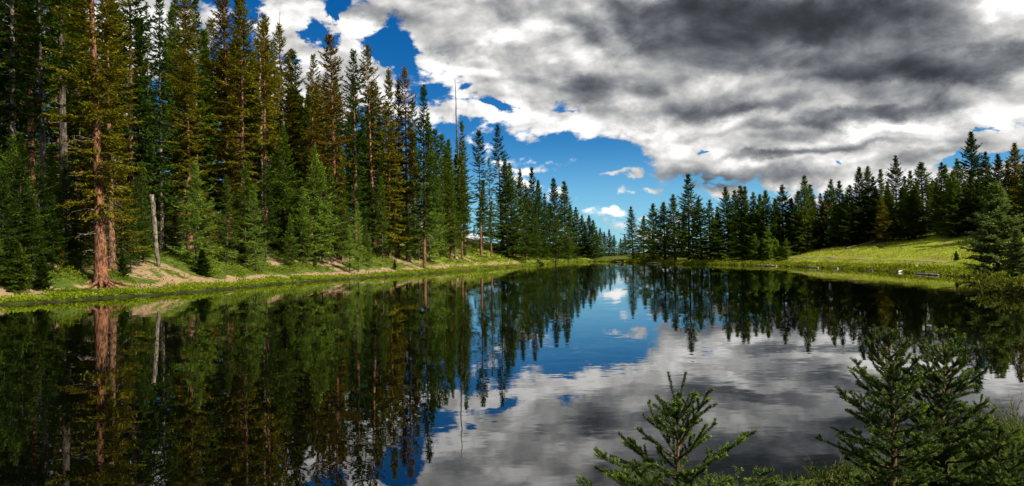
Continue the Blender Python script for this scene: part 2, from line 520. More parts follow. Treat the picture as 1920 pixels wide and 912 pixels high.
def ground_mat():
    m, t, N, out = new_mat('ground_cover')
    tc = N.node('ShaderNodeTexCoord'); g = tc.outputs['Object']
    def att(n):
        a = N.node('ShaderNodeAttribute'); a.attribute_name = n; return a.outputs['Fac']
    sand, litter, meadow = att('sand'), att('litter'), att('meadow')
    n1 = N.noise(g, .35, 6, .6).outputs['Fac']
    n2 = N.noise(g, 2.2, 6, .65).outputs['Fac']
    n3 = N.noise(g, 14, 4, .6).outputs['Fac']
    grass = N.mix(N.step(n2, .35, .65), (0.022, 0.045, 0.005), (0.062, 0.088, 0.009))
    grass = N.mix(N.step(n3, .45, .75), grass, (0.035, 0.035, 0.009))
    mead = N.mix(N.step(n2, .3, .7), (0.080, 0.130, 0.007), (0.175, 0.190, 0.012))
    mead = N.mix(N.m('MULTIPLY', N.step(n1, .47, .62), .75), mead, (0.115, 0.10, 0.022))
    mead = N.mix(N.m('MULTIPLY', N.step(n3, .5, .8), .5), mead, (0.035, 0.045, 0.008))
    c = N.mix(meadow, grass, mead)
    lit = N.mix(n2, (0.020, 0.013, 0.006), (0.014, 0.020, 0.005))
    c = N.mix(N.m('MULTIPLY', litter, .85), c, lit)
    snd = N.mix(n2, (0.13, 0.083, 0.045), (0.23, 0.165, 0.10))
    snd = N.mix(N.m('MULTIPLY', N.step(n3, .5, .8), .5), snd, (0.055, 0.034, 0.018))
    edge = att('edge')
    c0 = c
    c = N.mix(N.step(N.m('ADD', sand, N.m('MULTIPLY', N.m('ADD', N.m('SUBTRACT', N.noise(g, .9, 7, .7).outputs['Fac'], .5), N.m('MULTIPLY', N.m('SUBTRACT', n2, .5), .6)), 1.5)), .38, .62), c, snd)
    c = N.mix(N.m('MULTIPLY', edge, .92), c, (0.010, 0.008, 0.004))  # dark bank soil with the shade of an undercut painted in
    p = principled(N, c, .95, .1)
    bp = N.node('ShaderNodeBump'); bp.inputs['Strength'].default_value = .7; bp.inputs['Distance'].default_value = .12
    N.put(bp.inputs['Height'], N.m('ADD', n2, N.m('MULTIPLY', n3, .5)))
    t.links.new(bp.outputs[0], p.inputs['Normal'])
    t.links.new(p.outputs[0], out.inputs['Surface'])
    return m


def water_mat():
    m, t, N, out = new_mat('lake_water')
    tc = N.node('ShaderNodeTexCoord'); g = tc.outputs['Object']
    r1 = N.noise(N.v('MULTIPLY', g, (1.0, 1.6, 1)), 1.3, 3, .55)
    r2 = N.noise(N.v('MULTIPLY', g, (1.0, 2.2, 1)), 5.0, 2, .5)
    area = N.step(N.noise(N.v('MULTIPLY', g, (.6, 1.0, 1)), .10, 3, .5).outputs['Fac'], .38, .66)
    amp = N.m('MULTIPLY_ADD', area, .016, .005)
    s = N.v('ADD', N.v('SCALE', N.v('SUBTRACT', r1.outputs['Color'], (.5, .5, .5)), amp),
            N.v('SCALE', N.v('SUBTRACT', r2.outputs['Color'], (.5, .5, .5)), N.m('MULTIPLY', amp, .8)))
    nrm = N.v('NORMALIZE', N.v('ADD', N.v('MULTIPLY', s, (.6, 1, 0)), (0, 0, 1)))
    p = principled(N, (0.0006, 0.0008, 0.0005), .0, .5)
    p.inputs['IOR'].default_value = 1.5
    t.links.new(nrm, p.inputs['Normal'])
    t.links.new(p.outputs[0], out.inputs['Surface'])
    return m


MAT['ground'] = ground_mat()
MAT['water'] = water_mat()


def path_mat():
    m, t, N, out = new_mat('trodden_path')
    tc = N.node('ShaderNodeTexCoord')
    n = N.noise(tc.outputs['Object'], 3, 5, .6).outputs['Fac']
    p = principled(N, N.mix(n, (0.10, 0.085, 0.04), (0.19, 0.155, 0.09)), .95, .1)
    t.links.new(p.outputs[0], out.inputs['Surface'])
    return m


MAT['path'] = path_mat()

# ---------------------------------------------------------------- lake outline and terrain
def on_water(px, py):
    d = px_dir(px, py)
    t = -CAM_H / d[2]
    return d[0] * t, d[1] * t


left_px = [(0, 572), (100, 567), (190, 560), (300, 553), (400, 545), (500, 535), (600, 527), (700, 521), (800, 514), (900, 506), (1000, 498), (1088, 491.5)]
right_px = [(1125, 490.5), (1165, 492.5), (1250, 495), (1350, 497), (1480, 500), (1600, 505), (1700, 511), (1800, 518), (1850, 527)]
poly = [(-62, -6), (-60, 12), on_water(-420, 606), on_water(-200, 588), on_water(-90, 579)] + [on_water(*p) for p in left_px] + [on_water(*p) for p in right_px]
poly += [(25.6, 40), (24.0, 33), (23.5, 26), (19.5, 20), (14.5, 15), (10.5, 12), (7.6, 9.6), (5.6, 8.2), (4.0, 7.7), (2.8, 7.1), (1.75, 6.5), (.9, 5.7), (0, 5.1), (-4, 4.6), (-12, 4.0), (-30, 0)]
poly = np.array(poly)


def chaikin(p, n=2):
    for _ in range(n):
        q = np.roll(p, -1, axis=0)
        p = np.stack([.75 * p + .25 * q, .25 * p + .75 * q], 1).reshape(-1, 2)
    return p


lake = chaikin(poly, 2)


def lake_sd(x, y):
    """signed distance to the shoreline, positive on land"""
    x = np.asarray(x, float).ravel(); y = np.asarray(y, float).ravel()
    best = np.full(x.shape, 1e18); inside = np.zeros(x.shape, bool)
    A = lake; B = np.roll(lake, -1, axis=0)
    for (ax, ay), (bx, by) in zip(A, B):
        ex, ey = bx - ax, by - ay
        t = np.clip(((x - ax) * ex + (y - ay) * ey) / (ex * ex + ey * ey), 0, 1)
        dx = x - ax - t * ex; dy = y - ay - t * ey
        best = np.minimum(best, dx * dx + dy * dy)
        c = (ay > y) != (by > y)
        if by != ay:
            inside ^= c & (x < ex * (y - ay) / (by - ay) + ax)
    d = np.sqrt(best)
    wob = (fbm(x * .9, y * .9, 3) * .45) * sstep(y, 12, 40) + fbm(x * 2.5, y * 2.5, 2) * .12
    return np.where(inside, -d, d) + wob


def mid_x(y):
    return np.interp(y, [0, 20, 40, 90, 145, 195, 400], [-8, -5, 0, 10, 15, 19, 40])


def side_weights(x, y):
    far = sstep(y, 11, 26)
    leftw = far * (x < mid_x(y))
    rightw = far * (x >= mid_x(y))
    return leftw, rightw


def terrain(x, y, sd=None):
    shp = np.shape(x)
    x = np.asarray(x, float).ravel(); y = np.asarray(y, float).ravel()
    if sd is None: sd = lake_sd(x, y)
    L, R = side_weights(x, y)
    s = np.maximum(sd - 3.0, 0)
    hl = .33 * np.minimum(s, 24) + .24 * np.clip(s - 24, 0, 70)
    hl = hl * (1 - .8 * sstep(y, 150, 240))
    s2 = np.maximum(sd - 3.5, 0)
    hr = .155 * np.minimum(s2, 20) + .035 * np.clip(s2 - 20, 0, 60)
    hr = hr * (1 - .88 * sstep(y - (x - 30) * .9, 98, 140)) * sstep(y, 30, 60)
    land = np.maximum(sd, 0)
    z = .10 * sstep(sd, -.05, .2) + .12 * sstep(sd, .2, 1.4) + .04 * np.minimum(land, 8)
    z = z + L * hl + R * hr
    z = z + fbm(x * .25, y * .25, 4) * .35 * sstep(sd, 1.5, 9) * sstep(y, 14, 40) + fbm(x * 1.1, y * 1.1, 3) * .07 * sstep(sd, .3, 1.5)
    z = np.where(sd < 0, np.maximum(sd * .5, -1.2), z)
    return z.reshape(shp)


def ground_z(x, y):
    return float(terrain(np.array([x]), np.array([y]))[0])


def hit(px, py, tmin=3.0, tmax=400.0):
    """where the line of sight through a photograph point meets the ground"""
    d = px_dir(px, py)
    t = np.geomspace(tmin, tmax, 700)
    x, y, z = d[0] * t, d[1] * t, CAM_H + d[2] * t
    g = np.maximum(terrain(x, y), 0.0)
    k = np.where(z < g)[0]
    if len(k) == 0: return None
    k = k[0]
    f = 0.5 if k == 0 else (z[k - 1] - g[k - 1]) / max((z[k - 1] - g[k - 1]) + (g[k] - z[k]), 1e-6)
    tt = t[max(k - 1, 0)] * (1 - f) + t[k] * f
    return d[0] * tt, d[1] * tt


def axis(segs):
    out = [segs[0][0]]
    for a, b, st in segs:
        n = max(1, int(round((b - a) / st)))
        out += list(a + (b - a) * (np.arange(n) + 1) / n)
    return np.array(out)


gx = axis([(-900, -200, 50), (-200, -70, 6), (-70, -36, .9), (-36, -4, .3), (-4, 8, .2), (8, 44, .55), (44, 90, 1.2), (90, 220, 6), (220, 900, 50)])
gy = axis([(-120, -4, 6), (-4, 10, .2), (10, 70, .3), (70, 130, .6), (130, 230, 1.5), (230, 420, 8), (420, 2600, 120)])
XX, YY = np.meshgrid(gx, gy, indexing='xy')
SD = lake_sd(XX, YY).reshape(XX.shape)
ZZ = terrain(XX, YY, SD.ravel())
gn = Geo()
ny, nx = XX.shape
ii, jj = np.meshgrid(np.arange(ny - 1), np.arange(nx - 1), indexing='ij')
Q = np.stack([ii * nx + jj, ii * nx + jj + 1, (ii + 1) * nx + jj + 1, (ii + 1) * nx + jj], -1).reshape(-1, 4)
gn.add(np.stack([XX, YY, ZZ], -1).reshape(-1, 3), None, Q)
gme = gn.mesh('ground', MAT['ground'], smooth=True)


def masks(x, y, sd):
    L, R = side_weights(x, y)
    nz = fbm(x * .16 + 3, y * .16, 4); nf = fbm(x * .6, y * .6 + 8, 3)
    band = np.exp(-((sd - 2.7 - .7 * nf) / 1.25) ** 2)
    sand = L * np.clip(band * 1.25 * sstep(nz + .35 * nf, -.75, -.2) + .6 * np.exp(-((sd - 6.5) / 2.0) ** 2) * sstep(nz + .4 * nf, .12, .4), 0, 1) * (1 - .6 * sstep(y, 115, 180))
    sand = sand * 1.1
    sand = np.maximum(sand, R * .75 * np.exp(-((sd - .5) / .5) ** 2) * sstep(nz, .0, .3))
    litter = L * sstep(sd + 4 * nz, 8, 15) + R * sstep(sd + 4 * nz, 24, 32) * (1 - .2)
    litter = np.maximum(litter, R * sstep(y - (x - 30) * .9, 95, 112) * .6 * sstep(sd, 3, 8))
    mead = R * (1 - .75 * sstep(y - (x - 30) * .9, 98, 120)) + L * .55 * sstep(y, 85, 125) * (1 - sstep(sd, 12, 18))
    return sand, np.clip(litter, 0, 1), np.clip(mead, 0, 1)


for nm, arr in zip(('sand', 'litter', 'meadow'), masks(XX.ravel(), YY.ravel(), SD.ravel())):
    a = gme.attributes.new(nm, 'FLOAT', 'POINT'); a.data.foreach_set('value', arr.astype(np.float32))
a = gme.attributes.new('edge', 'FLOAT', 'POINT'); a.data.foreach_set('value', (1 - sstep(SD.ravel(), .05, .3)).astype(np.float32))  # waterline mask for the dark soil and painted undercut shade
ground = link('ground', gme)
tag(ground, kind='structure')

wg = Geo()
wg.add([(-70, -12, 0), (60, -12, 0), (60, 215, 0), (-70, 215, 0)], None, [(0, 1, 2, 3)])
water = link('water', wg.mesh('water', MAT['water']))
tag(water, kind='structure')

# the trail across the meadow
tp = []
for px, py in [(1478, 483), (1520, 484), (1570, 485.5), (1620, 486.5), (1680, 488), (1740, 489.5), (1790, 492)]:
    h = hit(px, py)
    if h: tp.append(h)
tp = np.array(tp)
tt = np.linspace(0, len(tp) - 1, 90)
cx = np.interp(tt, np.arange(len(tp)), tp[:, 0]); cyy = np.interp(tt, np.arange(len(tp)), tp[:, 1])
cyy = cyy + .35 * fbm(cx * .5, cx * 0, 2)
dxy = norm(np.stack([np.gradient(cx), np.gradient(cyy)], -1))
nrm2 = np.stack([-dxy[:, 1], dxy[:, 0]], -1)
pg = Geo(); pv = []
wd = .20 + .16 * vnoise(cx * .7, cyy)
for k in (-1, -.33, .33, 1):
    ax_ = cx + nrm2[:, 0] * wd * k; ay_ = cyy + nrm2[:, 1] * wd * k
    pv.append(np.stack([ax_, ay_, terrain(ax_, ay_) + .06 - .03 * abs(k)], -1))
pv = np.stack(pv, 1)
i_, j_ = np.meshgrid(np.arange(89), np.arange(3), indexing='ij')
pg.add(pv.reshape(-1, 3), None, np.stack([i_ * 4 + j_, i_ * 4 + j_ + 1, (i_ + 1) * 4 + j_ + 1, (i_ + 1) * 4 + j_], -1).reshape(-1, 4))
pth = link('path', pg.mesh('path', MAT['path'], smooth=True))
tag(pth, kind='structure')

# ---------------------------------------------------------------- spruce builder
def crown_geo(rng, H, zb, R, shape, spacing=.34, nbr=(4, 7), e_bot=-.5, e_top=.9, up=.25, clump=.26, cw=.075, twig=.13, gap=.12, inner=.15, per=1.0, lop=.25):
    """needle sprays carried on whorled limbs.  shape(t) is the outline, t = 0 at the lowest limb, 1 at the tip."""
    g = Geo(); wood = []
    z = zb; B = []
    lop_az = rng.uniform(0, 2 * math.pi)
    while z < H - .25:
        t = (z - zb) / (H - zb)
        n = rng.integers(nbr[0], nbr[1] + 1)
        a0 = rng.uniform(0, 2 * math.pi)
        wl = rng.uniform(.6, 1.12)
        for k in range(n):
            if rng.random() < gap: continue
            a = a0 + k * 2 * math.pi / n + rng.normal(0, .3)
            L = R * shape(t) * wl * rng.uniform(.5, 1.18) * (1 + lop * math.cos(a - lop_az) * (1 - t))
            if L < .12: L = .12
            e = e_bot + (e_top - e_bot) * t ** 1.3 + rng.normal(0, .10)
            B.append((z + rng.normal(0, .08), a, L, e, up * (1 - .5 * t) + rng.normal(0, .05)))
        z += spacing * rng.uniform(.7, 1.35) * (1.0 - .45 * t)
    B = np.array(B)
    z0, a, L, e, u = B.T
    # side twigs
    nt = np.maximum(2, np.ceil((L * (1 - inner)) / twig).astype(int)) * 2
    bi = np.repeat(np.arange(len(B)), nt)
    k = np.concatenate([np.arange(n) for n in nt])
    s = inner + (1 - inner) * ((k // 2) + rng.uniform(0, 1, len(k))) / (nt[bi] / 2)
    side = np.where(k % 2 == 0, 1.0, -1.0)
    tL = L[bi]; te = e[bi]; tu = u[bi]; ta = a[bi]
    hor = np.stack([np.cos(ta), np.sin(ta), np.zeros_like(ta)], -1)
    perp = np.stack([-np.sin(ta), np.cos(ta), np.zeros_like(ta)], -1)
    zv = np.array([0, 0, 1.0])
    sl = np.sin(te)[:, None] * zv; ch = np.cos(te)[:, None] * hor
    pos = np.stack([np.zeros_like(z0[bi]), np.zeros_like(z0[bi]), z0[bi]], -1) + (tL * s)[:, None] * (ch + sl) + (tL * tu * s ** 2)[:, None] * zv
    pos = pos + rng.normal(0, .02, pos.shape)
    bd = norm(ch + sl + (2 * tu * s)[:, None] * zv)
    tw_len = np.minimum((.18 + .36 * tL * (1 - s) * (.35 + .65 * np.minimum(1, s * 3))) * rng.uniform(.6, 1.15, len(s)), .8)
    td = norm(bd * .75 + perp * (side * rng.uniform(.45, 1.0, len(s)))[:, None] + zv * rng.normal(-.12, .16, len(s))[:, None])
    nc = np.maximum(2, np.ceil(per * tw_len / (clump * .42)).astype(int))
    ci = np.repeat(np.arange(len(s)), nc)
    ck = np.concatenate([np.arange(n) for n in nc])
    f = (ck + rng.uniform(0, 1, len(ck))) / nc[ci]
    cp = pos[ci] + td[ci] * (tw_len[ci] * f)[:, None]
    cd = norm(td[ci] + rand_dir(rng, len(ci)) * .62 + zv * .02)
    sd_ = norm(np.cross(cd, norm(zv + rand_dir(rng, len(ci)) * .75)))
    cl = clump * rng.uniform(.65, 1.3, len(ci))
    blades(g, cp - cd * cl[:, None] * .25, cd, cl, cw * rng.uniform(.7, 1.4, len(ci)), sd_)
    # leader
    n = int(26 + 6 * (H - zb) ** .5)
    zz = rng.uniform(max(zb, H - 1.4), H, n)
    dd = norm(rand_dir(rng, n) * np.array([1, 1, .4]) + zv * .5)
    blades(g, np.stack([0 * zz, 0 * zz, zz], -1), dd, clump * .9, cw, norm(np.cross(dd, rand_dir(rng, n))))
    # limbs
    tip = np.stack([0 * z0, 0 * z0, z0], -1) + L[:, None] * .62 * (np.cos(e)[:, None] * np.stack([np.cos(a), np.sin(a), 0 * a], -1) + np.sin(e)[:, None] * zv) + (L * u * .38)[:, None] * zv
    return g, (np.stack([0 * z0, 0 * z0, z0], -1), tip, np.maximum(.012, .012 * L), .006)


def trunk_geo(rng, H, r, sides=8, rings=22, lean=0.0, flare=.5, roots=0):
    g = Geo()
    t = np.linspace(0, 1, rings) ** 1.35
    z = t * H
    wx = np.cumsum(rng.normal(0, .012 * H / rings, rings)); wy = np.cumsum(rng.normal(0, .012 * H / rings, rings))
    wx -= wx[0]; wy -= wy[0]
    fade = np.clip(1 - t, 0, 1)
    pts = np.stack([wx * fade + 0 * z, wy * fade, z - .25 * (t == 0)], -1)
    rad = r * (1 - .93 * t ** .9) + flare * r * np.exp(-z / (r * 1.6 + .05))
    tube(g, pts, rad, sides, bump=.05, rng=rng)
    for k in range(roots):
        a = k * 2 * math.pi / max(roots, 1) + rng.uniform(-.35, .35)
        L = rng.uniform(.8, 2.6)
        s = np.linspace(0, 1, 7)
        ang = a + np.cumsum(rng.normal(0, .12, 7))
        x = r * .6 * np.cos(a) + np.cumsum(np.cos(ang)) * L / 7; y = r * .6 * np.sin(a) + np.cumsum(np.sin(ang)) * L / 7
        zz = .30 * (1 - s) ** 3 + .02 + .05 * rng.normal(0, .5, 7) * (s > .2) - .16 * s ** 2
        tube(g, np.stack([x, y, zz], -1), .105 * (1 - .8 * s), 6)
    return g


def dead_limbs(rng, z0, z1, n, Lr=(.5, 1.5), r0=.022):
    g = Geo()
    zv = np.array([0, 0, 1.0])
    z = rng.uniform(z0, z1, n); a = rng.uniform(0, 2 * math.pi, n); L = rng.uniform(*Lr, n)
    p = np.stack([0 * z, 0 * z, z], -1)
    hor = np.stack([np.cos(a), np.sin(a), 0 * a], -1)
    dr = rng.uniform(-.45, .15, n)
    seg = 4
    for k in range(seg):
        d = norm(hor + zv * (dr + rng.normal(0, .15, n))[:, None] + rand_dir(rng, n) * .18)
        q = p + d * (L / seg)[:, None]
        sticks(g, p, q, r0 * (1 - k / (seg + .5)), r0 * (1 - (k + 1) / (seg + .5)))
        m = rng.random(n) < .7
        d2 = norm(d[m] + rand_dir(rng, m.sum()) * .9)
        sticks(g, q[m], q[m] + d2 * (L[m] * rng.uniform(.15, .4, m.sum()))[:, None], r0 * .45, r0 * .2)
        p = q
    return g


PROTO = {}


def proto(kind, seed, H, r, zb, R, shape, dead=None, trunk=None, **kw):
    rng = np.random.default_rng(seed)
    tg = trunk_geo(rng, H, r, **(trunk or {}))
    cg, limbs = crown_geo(rng, H, zb, R, shape, **kw)
    sticks(tg, *limbs)
    second = (dead_limbs(rng, *dead), MAT['deadwood_grey']) if dead else None
    e = dict(H=H, R=R, trunk=tg.mesh(kind + '_trunk', MAT['bark'], smooth=True, second=second), crown=cg.mesh(kind + '_crown', MAT['needle']))
    print(kind, len(e['crown'].polygons), len(e['trunk'].polygons))
    PROTO.setdefault(kind, []).append(e)


def old_shape(t):      # slim old mountain spruce: ragged column narrowing to a spire
    return (.55 + .45 * min(1, t * 3.2)) * (1 - t) ** .62 * 1.0 + .05
def spire_shape(t):
    return (.7 + .3 * min(1, t * 4)) * (1 - t) ** .8 + .04
def cone_shape(t):
    return (.75 + .25 * min(1, t * 5)) * (1 - t) ** .88 + .03

for i in range(4):
    proto('old', 100 + i, 25.0, .30, [7.0, 9.0, 5.5, 10.0][i], [3.3, 3.0, 3.6, 2.9][i], old_shape, dead=(2.0, 10.0, 34), spacing=.52, gap=.24, inner=.22, e_bot=-.60, e_top=.85, up=.32, clump=.34, cw=.12, twig=.15)
for i in range(4):
    proto('spire', 200 + i, 22.0, .22, [3.0, 2.0, 4.5, 1.6][i], [3.2, 2.8, 2.7, 3.4][i], spire_shape, dead=(1.0, 4.0, 14), spacing=.46, gap=.10, e_bot=-.50, e_top=.9, up=.28, clump=.33, cw=.115, twig=.15)
for i in range(3):
    proto('spire', 240 + i, 22.0, .21, [5.0, 2.4, 6.0][i], [2.6, 3.3, 2.9][i], [spire_shape, old_shape, lambda t: old_shape(t) * (1.25 if t > .72 else .8)][i], dead=(1.0, 5.5, 24), spacing=[.58, .5, .52][i], gap=[.26, .2, .24][i], e_bot=-.65, e_top=.7, up=.36, clump=.33, cw=.115, twig=.15, lop=[.6, .5, .4][i])
for i in range(3):
    proto('front', 300 + i, 26.0, [.38, .30, .29][i], [4.2, 3.0, 3.6][i], [3.3, 3.2, 2.9][i], old_shape, dead=(1.6, 9.0, 46, (.7, 2.0), .026), trunk=dict(sides=14, rings=40, roots=[11, 0, 0][i], flare=.36),
          spacing=.43, gap=.19, inner=.12, e_bot=-.40, e_top=.8, up=.22, clump=.25, cw=.085, twig=.12, per=1.2)
for i in range(4):
    proto('young', 400 + i, 9.0, .085, [.7, 1.0, .5, 1.3][i], [2.3, 2.0, 2.5, 1.9][i], cone_shape, dead=(.2, 1.0, 6, (.3, .8), .01), spacing=.31, gap=.12, e_bot=-.22, e_top=.95, up=.20, clump=.20, cw=.06, twig=.105, nbr=(4, 6))
for i in range(5):
    proto('broad', 500 + i, 16.0, .22, [.6, .9, .4, 1.4, .7][i], [4.2, 3.7, 4.5, 3.3, 3.9][i], cone_shape, spacing=.45, gap=.08, e_bot=-.40, e_top=.95, up=.34, clump=.31, cw=.115, twig=.14, nbr=(5, 7))
for i in range(2):
    proto('bushy', 600 + i, 5.5, .12, [.15, .1][i], [1.9, 2.0][i], cone_shape, spacing=.17, gap=.06, e_bot=-.05, e_top=1.0, up=.18, clump=.16, cw=.058, twig=.075, nbr=(6, 9), per=1.5)

# needle colours
DEEP = (0.021, 0.044, 0.006); MIDG = (0.042, 0.076, 0.008); FRESH = (0.088, 0.150, 0.022); OLIVE = (0.090, 0.088, 0.007); RUST = (0.092, 0.068, 0.009); BLUEG = (0.042, 0.078, 0.020)
# bark colours
RED = (0.125, 0.055, 0.028); BROWN = (0.115, 0.060, 0.034); GREYB = (0.055, 0.046, 0.037); PALE = (0.12, 0.10, 0.08)

R_ = random.Random(11)
TREES = []


def place_tree(kind, px, top, base=None, d=None, H=None, needles=MIDG, bark=BROWN, wid=1.0, var=None, label=None, group=None, name='spruce_tree', cat='tree', tilt=0.0, near=True):
    """px/top: treetop in the photograph; base: row of the visible trunk foot, or d: distance"""
    if base is not None:
        bx = px if not isinstance(px, tuple) else px[1]
        h = hit(bx, base)
        if h is None or h[1] > 175:
            dr = px_dir(bx, base); y = 128.0 if px_dir(bx, base)[0] > .25 else 150.0; h = (dr[0] * y / dr[1], y)
            print('no ground hit', px, base)
        x, y = h
    else:
        dr = px_dir(px if not isinstance(px, tuple) else px[0], top if top is not None else 300)
        while float(lake_sd([dr[0] * d / dr[1]], [d])[0]) < (6.0 if d > 100 else 3.0): d += 3.0
        y = d; x = dr[0] * d / dr[1]
    z = max(ground_z(x, y), .05)
    tx = px if not isinstance(px, tuple) else px[0]
    if H is None:
        dr = px_dir(tx, top)
        H = CAM_H + dr[2] * y / dr[1] - z
    lean = 0.0
    if isinstance(px, tuple) and base is not None and top is not None:
        dr = px_dir(tx, top)
        lean = (dr[0] * y / dr[1] - x) / max(H, 1)
    P = PROTO[kind]
    p = P[var if var is not None else R_.randrange(len(P))]
    s = H / p['H']
    sw = s ** .6 * wid if kind not in ('young', 'bushy') else s * wid
    o = thing(name, label, cat, (x, y, z - .05), R_.uniform(0, 6.28), group)
    o.rotation_euler = (0, 0, o.rotation_euler[2])
    tilt = tilt or R_.gauss(0, .012)
    if abs(lean) > 1e-3 or tilt:
        o.rotation_euler = (Matrix.Rotation(math.atan(lean) + tilt, 3, 'Y') @ Matrix.Rotation(o.rotation_euler[2], 3, 'Z')).to_euler()
    o.scale = (sw, sw, s)
    link('trunk', p['trunk'], o, bark)
    v = R_.uniform(.82, 1.2)
    link('crown', p['crown'], o, tuple(c * v for c in needles))
    TREES.append(dict(o=o, px=tx, top=top, x=x, y=y, H=H, kind=kind, needles=needles))
    return o


# --- left forest, the trees that can be told apart
A = place_tree
A('front', (184, 190), None, base=535, H=26, needles=OLIVE, bark=RED, wid=1.0, var=0, label='great old spruce with thick red trunk and bare roots on the sandy bank')
A('old', 211, None, base=506, H=19, needles=OLIVE, bark=BROWN, var=0)
A('front', (355, 357), -30, base=471, needles=OLIVE, bark=BROWN, var=1)
A('front', (417, 431), -60, base=446, needles=RUST, bark=RED, var=2)
A('old', 22, None, d=56, H=25, needles=DEEP, bark=PALE, var=2)
A('old', 84, None, d=53, H=20, needles=DEEP, bark=GREYB, var=3)
A('old', 120, None, d=58, H=30, needles=MIDG, bark=GREYB, var=1, wid=1.1)
A('old', 60, None, d=63, H=27, needles=RUST, bark=RED, var=0)
A('spire', 247, None, d=62, H=26, needles=DEEP, var=0)
A('spire', 297, -30, d=64, needles=DEEP, bark=PALE, var=2, wid=.85)
A('spire', 275, 4, d=86, needles=MIDG, wid=.7)
A('spire', 318, 22, d=88, needles=MIDG, wid=.8)
A('old', 448, -12, d=76, needles=OLIVE, bark=BROWN, var=2)
A('spire', 455, -25, d=82, needles=DEEP, bark=PALE, var=2)
A('old', 494, 28, d=80, needles=OLIVE, bark=RED, var=3)
A('old', 528, 45, d=90, needles=OLIVE, bark=RED, var=1)
A('spire', 545, 93, d=92, needles=DEEP, bark=RED)
A('old', 578, 103, d=90, needles=OLIVE, bark=BROWN, var=0)
A('spire', 600, 168, d=104, needles=RUST)
A('old', 625, 66, d=86, needles=RUST, bark=RED, var=2)
A('old', 662, 94, d=90, needles=DEEP, bark=BROWN, var=0)
A('old', (690, 703), 84, base=471, needles=OLIVE, bark=(.19, .095, .055), var=3)
A('spire', 726, 128, d=98, needles=OLIVE, var=1)
A('spire', 742, 148, d=102, needles=RUST)
A('old', (762, 765), 126, base=490, needles=RUST, bark=BROWN, var=1, wid=.9)
A('spire', 791, 158, d=100, needles=DEEP, var=2)
for q in [(815, 242, 124), (828, 252, 128), (841, 262, 130), (803, 240, 120)]: A('spire', q[0], q[1], d=q[2], needles=MIDG)
for q in [(843, 318, 116), (863, 292, 118), (852, 352, 112)]: A('spire', q[0], q[1], d=q[2], needles=MIDG)
A('spire', 872, 226, base=456, needles=MIDG, bark=BROWN, var=2)
A('spire', 898, 244, d=124, needles=DEEP)
A('spire', 918, 296, d=142, needles=MIDG)
A('old', (935, 942), 233, base=468, needles=DEEP, bark=BROWN, var=3)
for q in [(948, 300, 140), (960, 305, 150), (975, 317, 152), (995, 314, 146), (1008, 338, 150), (1022, 362, 158), (1040, 333, 160), (1057, 339, 166), (1030, 380, 150), (1068, 384, 178), (1080, 388, 182), (1091, 402, 192),
          (1104, 404, 200), (1113, 412, 205), (1125, 427, 225), (1134, 434, 232), (1142, 430, 236), (1151, 440, 245), (1163, 447, 262), (1172, 440, 270), (1118, 432, 228), (1097, 420, 200), (985, 350, 150)]:
    A('broad', q[0], q[1], d=q[2], needles=R_.choice([DEEP, MIDG, MIDG]), wid=R_.uniform(.95, 1.25), near=False)
# young bright trees along the front of the slope
for q in [(480, 345, 510, FRESH, .9), (511, 263, 466, MIDG, 1.1), (535, 232, 474, MIDG, .9), (569, 350, 492, FRESH, 1.0), (591, 272, 490, FRESH, 1.0), (604, 300, 494, FRESH, .9), (622, 310, 492, MIDG, 1), (640, 305, 488, MIDG, .9),
          (655, 420, 512, FRESH, .9), (672, 378, 508, FRESH, .9), (692, 436, 502, FRESH, .9), (718, 330, 486, MIDG, .9), (742, 250, 480, MIDG, .9), (805, 338, 492, FRESH, 1.0), (785, 300, 488, MIDG, .9), (826, 330, 484, MIDG, .8), (851, 368, 474, FRESH, 1.0),
          (905, 360, 470, MIDG, 1), (945, 368, 470, FRESH, 1.1), (985, 400, 476, MIDG, 1.1), (1008, 410, 480, MIDG, 1.1), (20, 250, 512, MIDG, 1.1), (62, 330, 522, MIDG, 1.1), (-6, 395, 535, FRESH, 1.2), (108, 435, 512, OLIVE, 1.2), (140, 420, 505, MIDG, 1), (245, 395, 512, MIDG, 1.1), (460, 300, 480, MIDG, 1),
          (1042, 400, 484, MIDG, 1.2), (1066, 425, 486, MIDG, 1.2), (890, 420, 474, MIDG, .9), (765, 395, 492, FRESH, .9), (545, 400, 488, FRESH, .9), (40, 290, 522, DEEP, 1.1), (100, 370, 512, DEEP, 1.1), (152, 350, 506, MIDG, 1.0), (228, 300, 506, OLIVE, 1.0), (256, 330, 500, DEEP, 1.0), (330, 390, 480, DEEP, 1.0), (395, 380, 470, OLIVE, 1.0), (75, 300, 508, DEEP, 1.2), (125, 310, 500, DEEP, 1.2), (170, 330, 498, DEEP, 1.1), (5, 320, 530, DEEP, 1.2), (310, 340, 470, DEEP, 1.1), (440, 360, 470, MIDG, 1.1), (556, 330, 478, MIDG, 1), (700, 340, 478, DEEP, 1), (665, 300, 474, DEEP, 1.1), (730, 360, 486, MIDG, 1), (780, 380, 484, DEEP, 1), (870, 340, 468, DEEP, 1), (920, 380, 470, MIDG, 1.1), (965, 390, 474, MIDG, 1.1)]:
    A('young', q[0], q[1], base=q[2], needles=q[3], bark=GREYB, wid=q[4])
for q in [(380, 466, 517, DEEP, 2.0), (456, 452, 492, DEEP, 1.6), (1022, 448, 487, MIDG, 1.6), (870, 462, 480, DEEP, 1.5), (30, 450, 545, MIDG, 1.6), (80, 480, 545, DEEP, 1.5), (230, 470, 520, DEEP, 1.3), (740, 486, 506, DEEP, 1.2), (590, 478, 500, MIDG, 1.2)]:
    A('bushy', q[0], q[1], base=q[2], needles=q[3], wid=q[4] * .7)

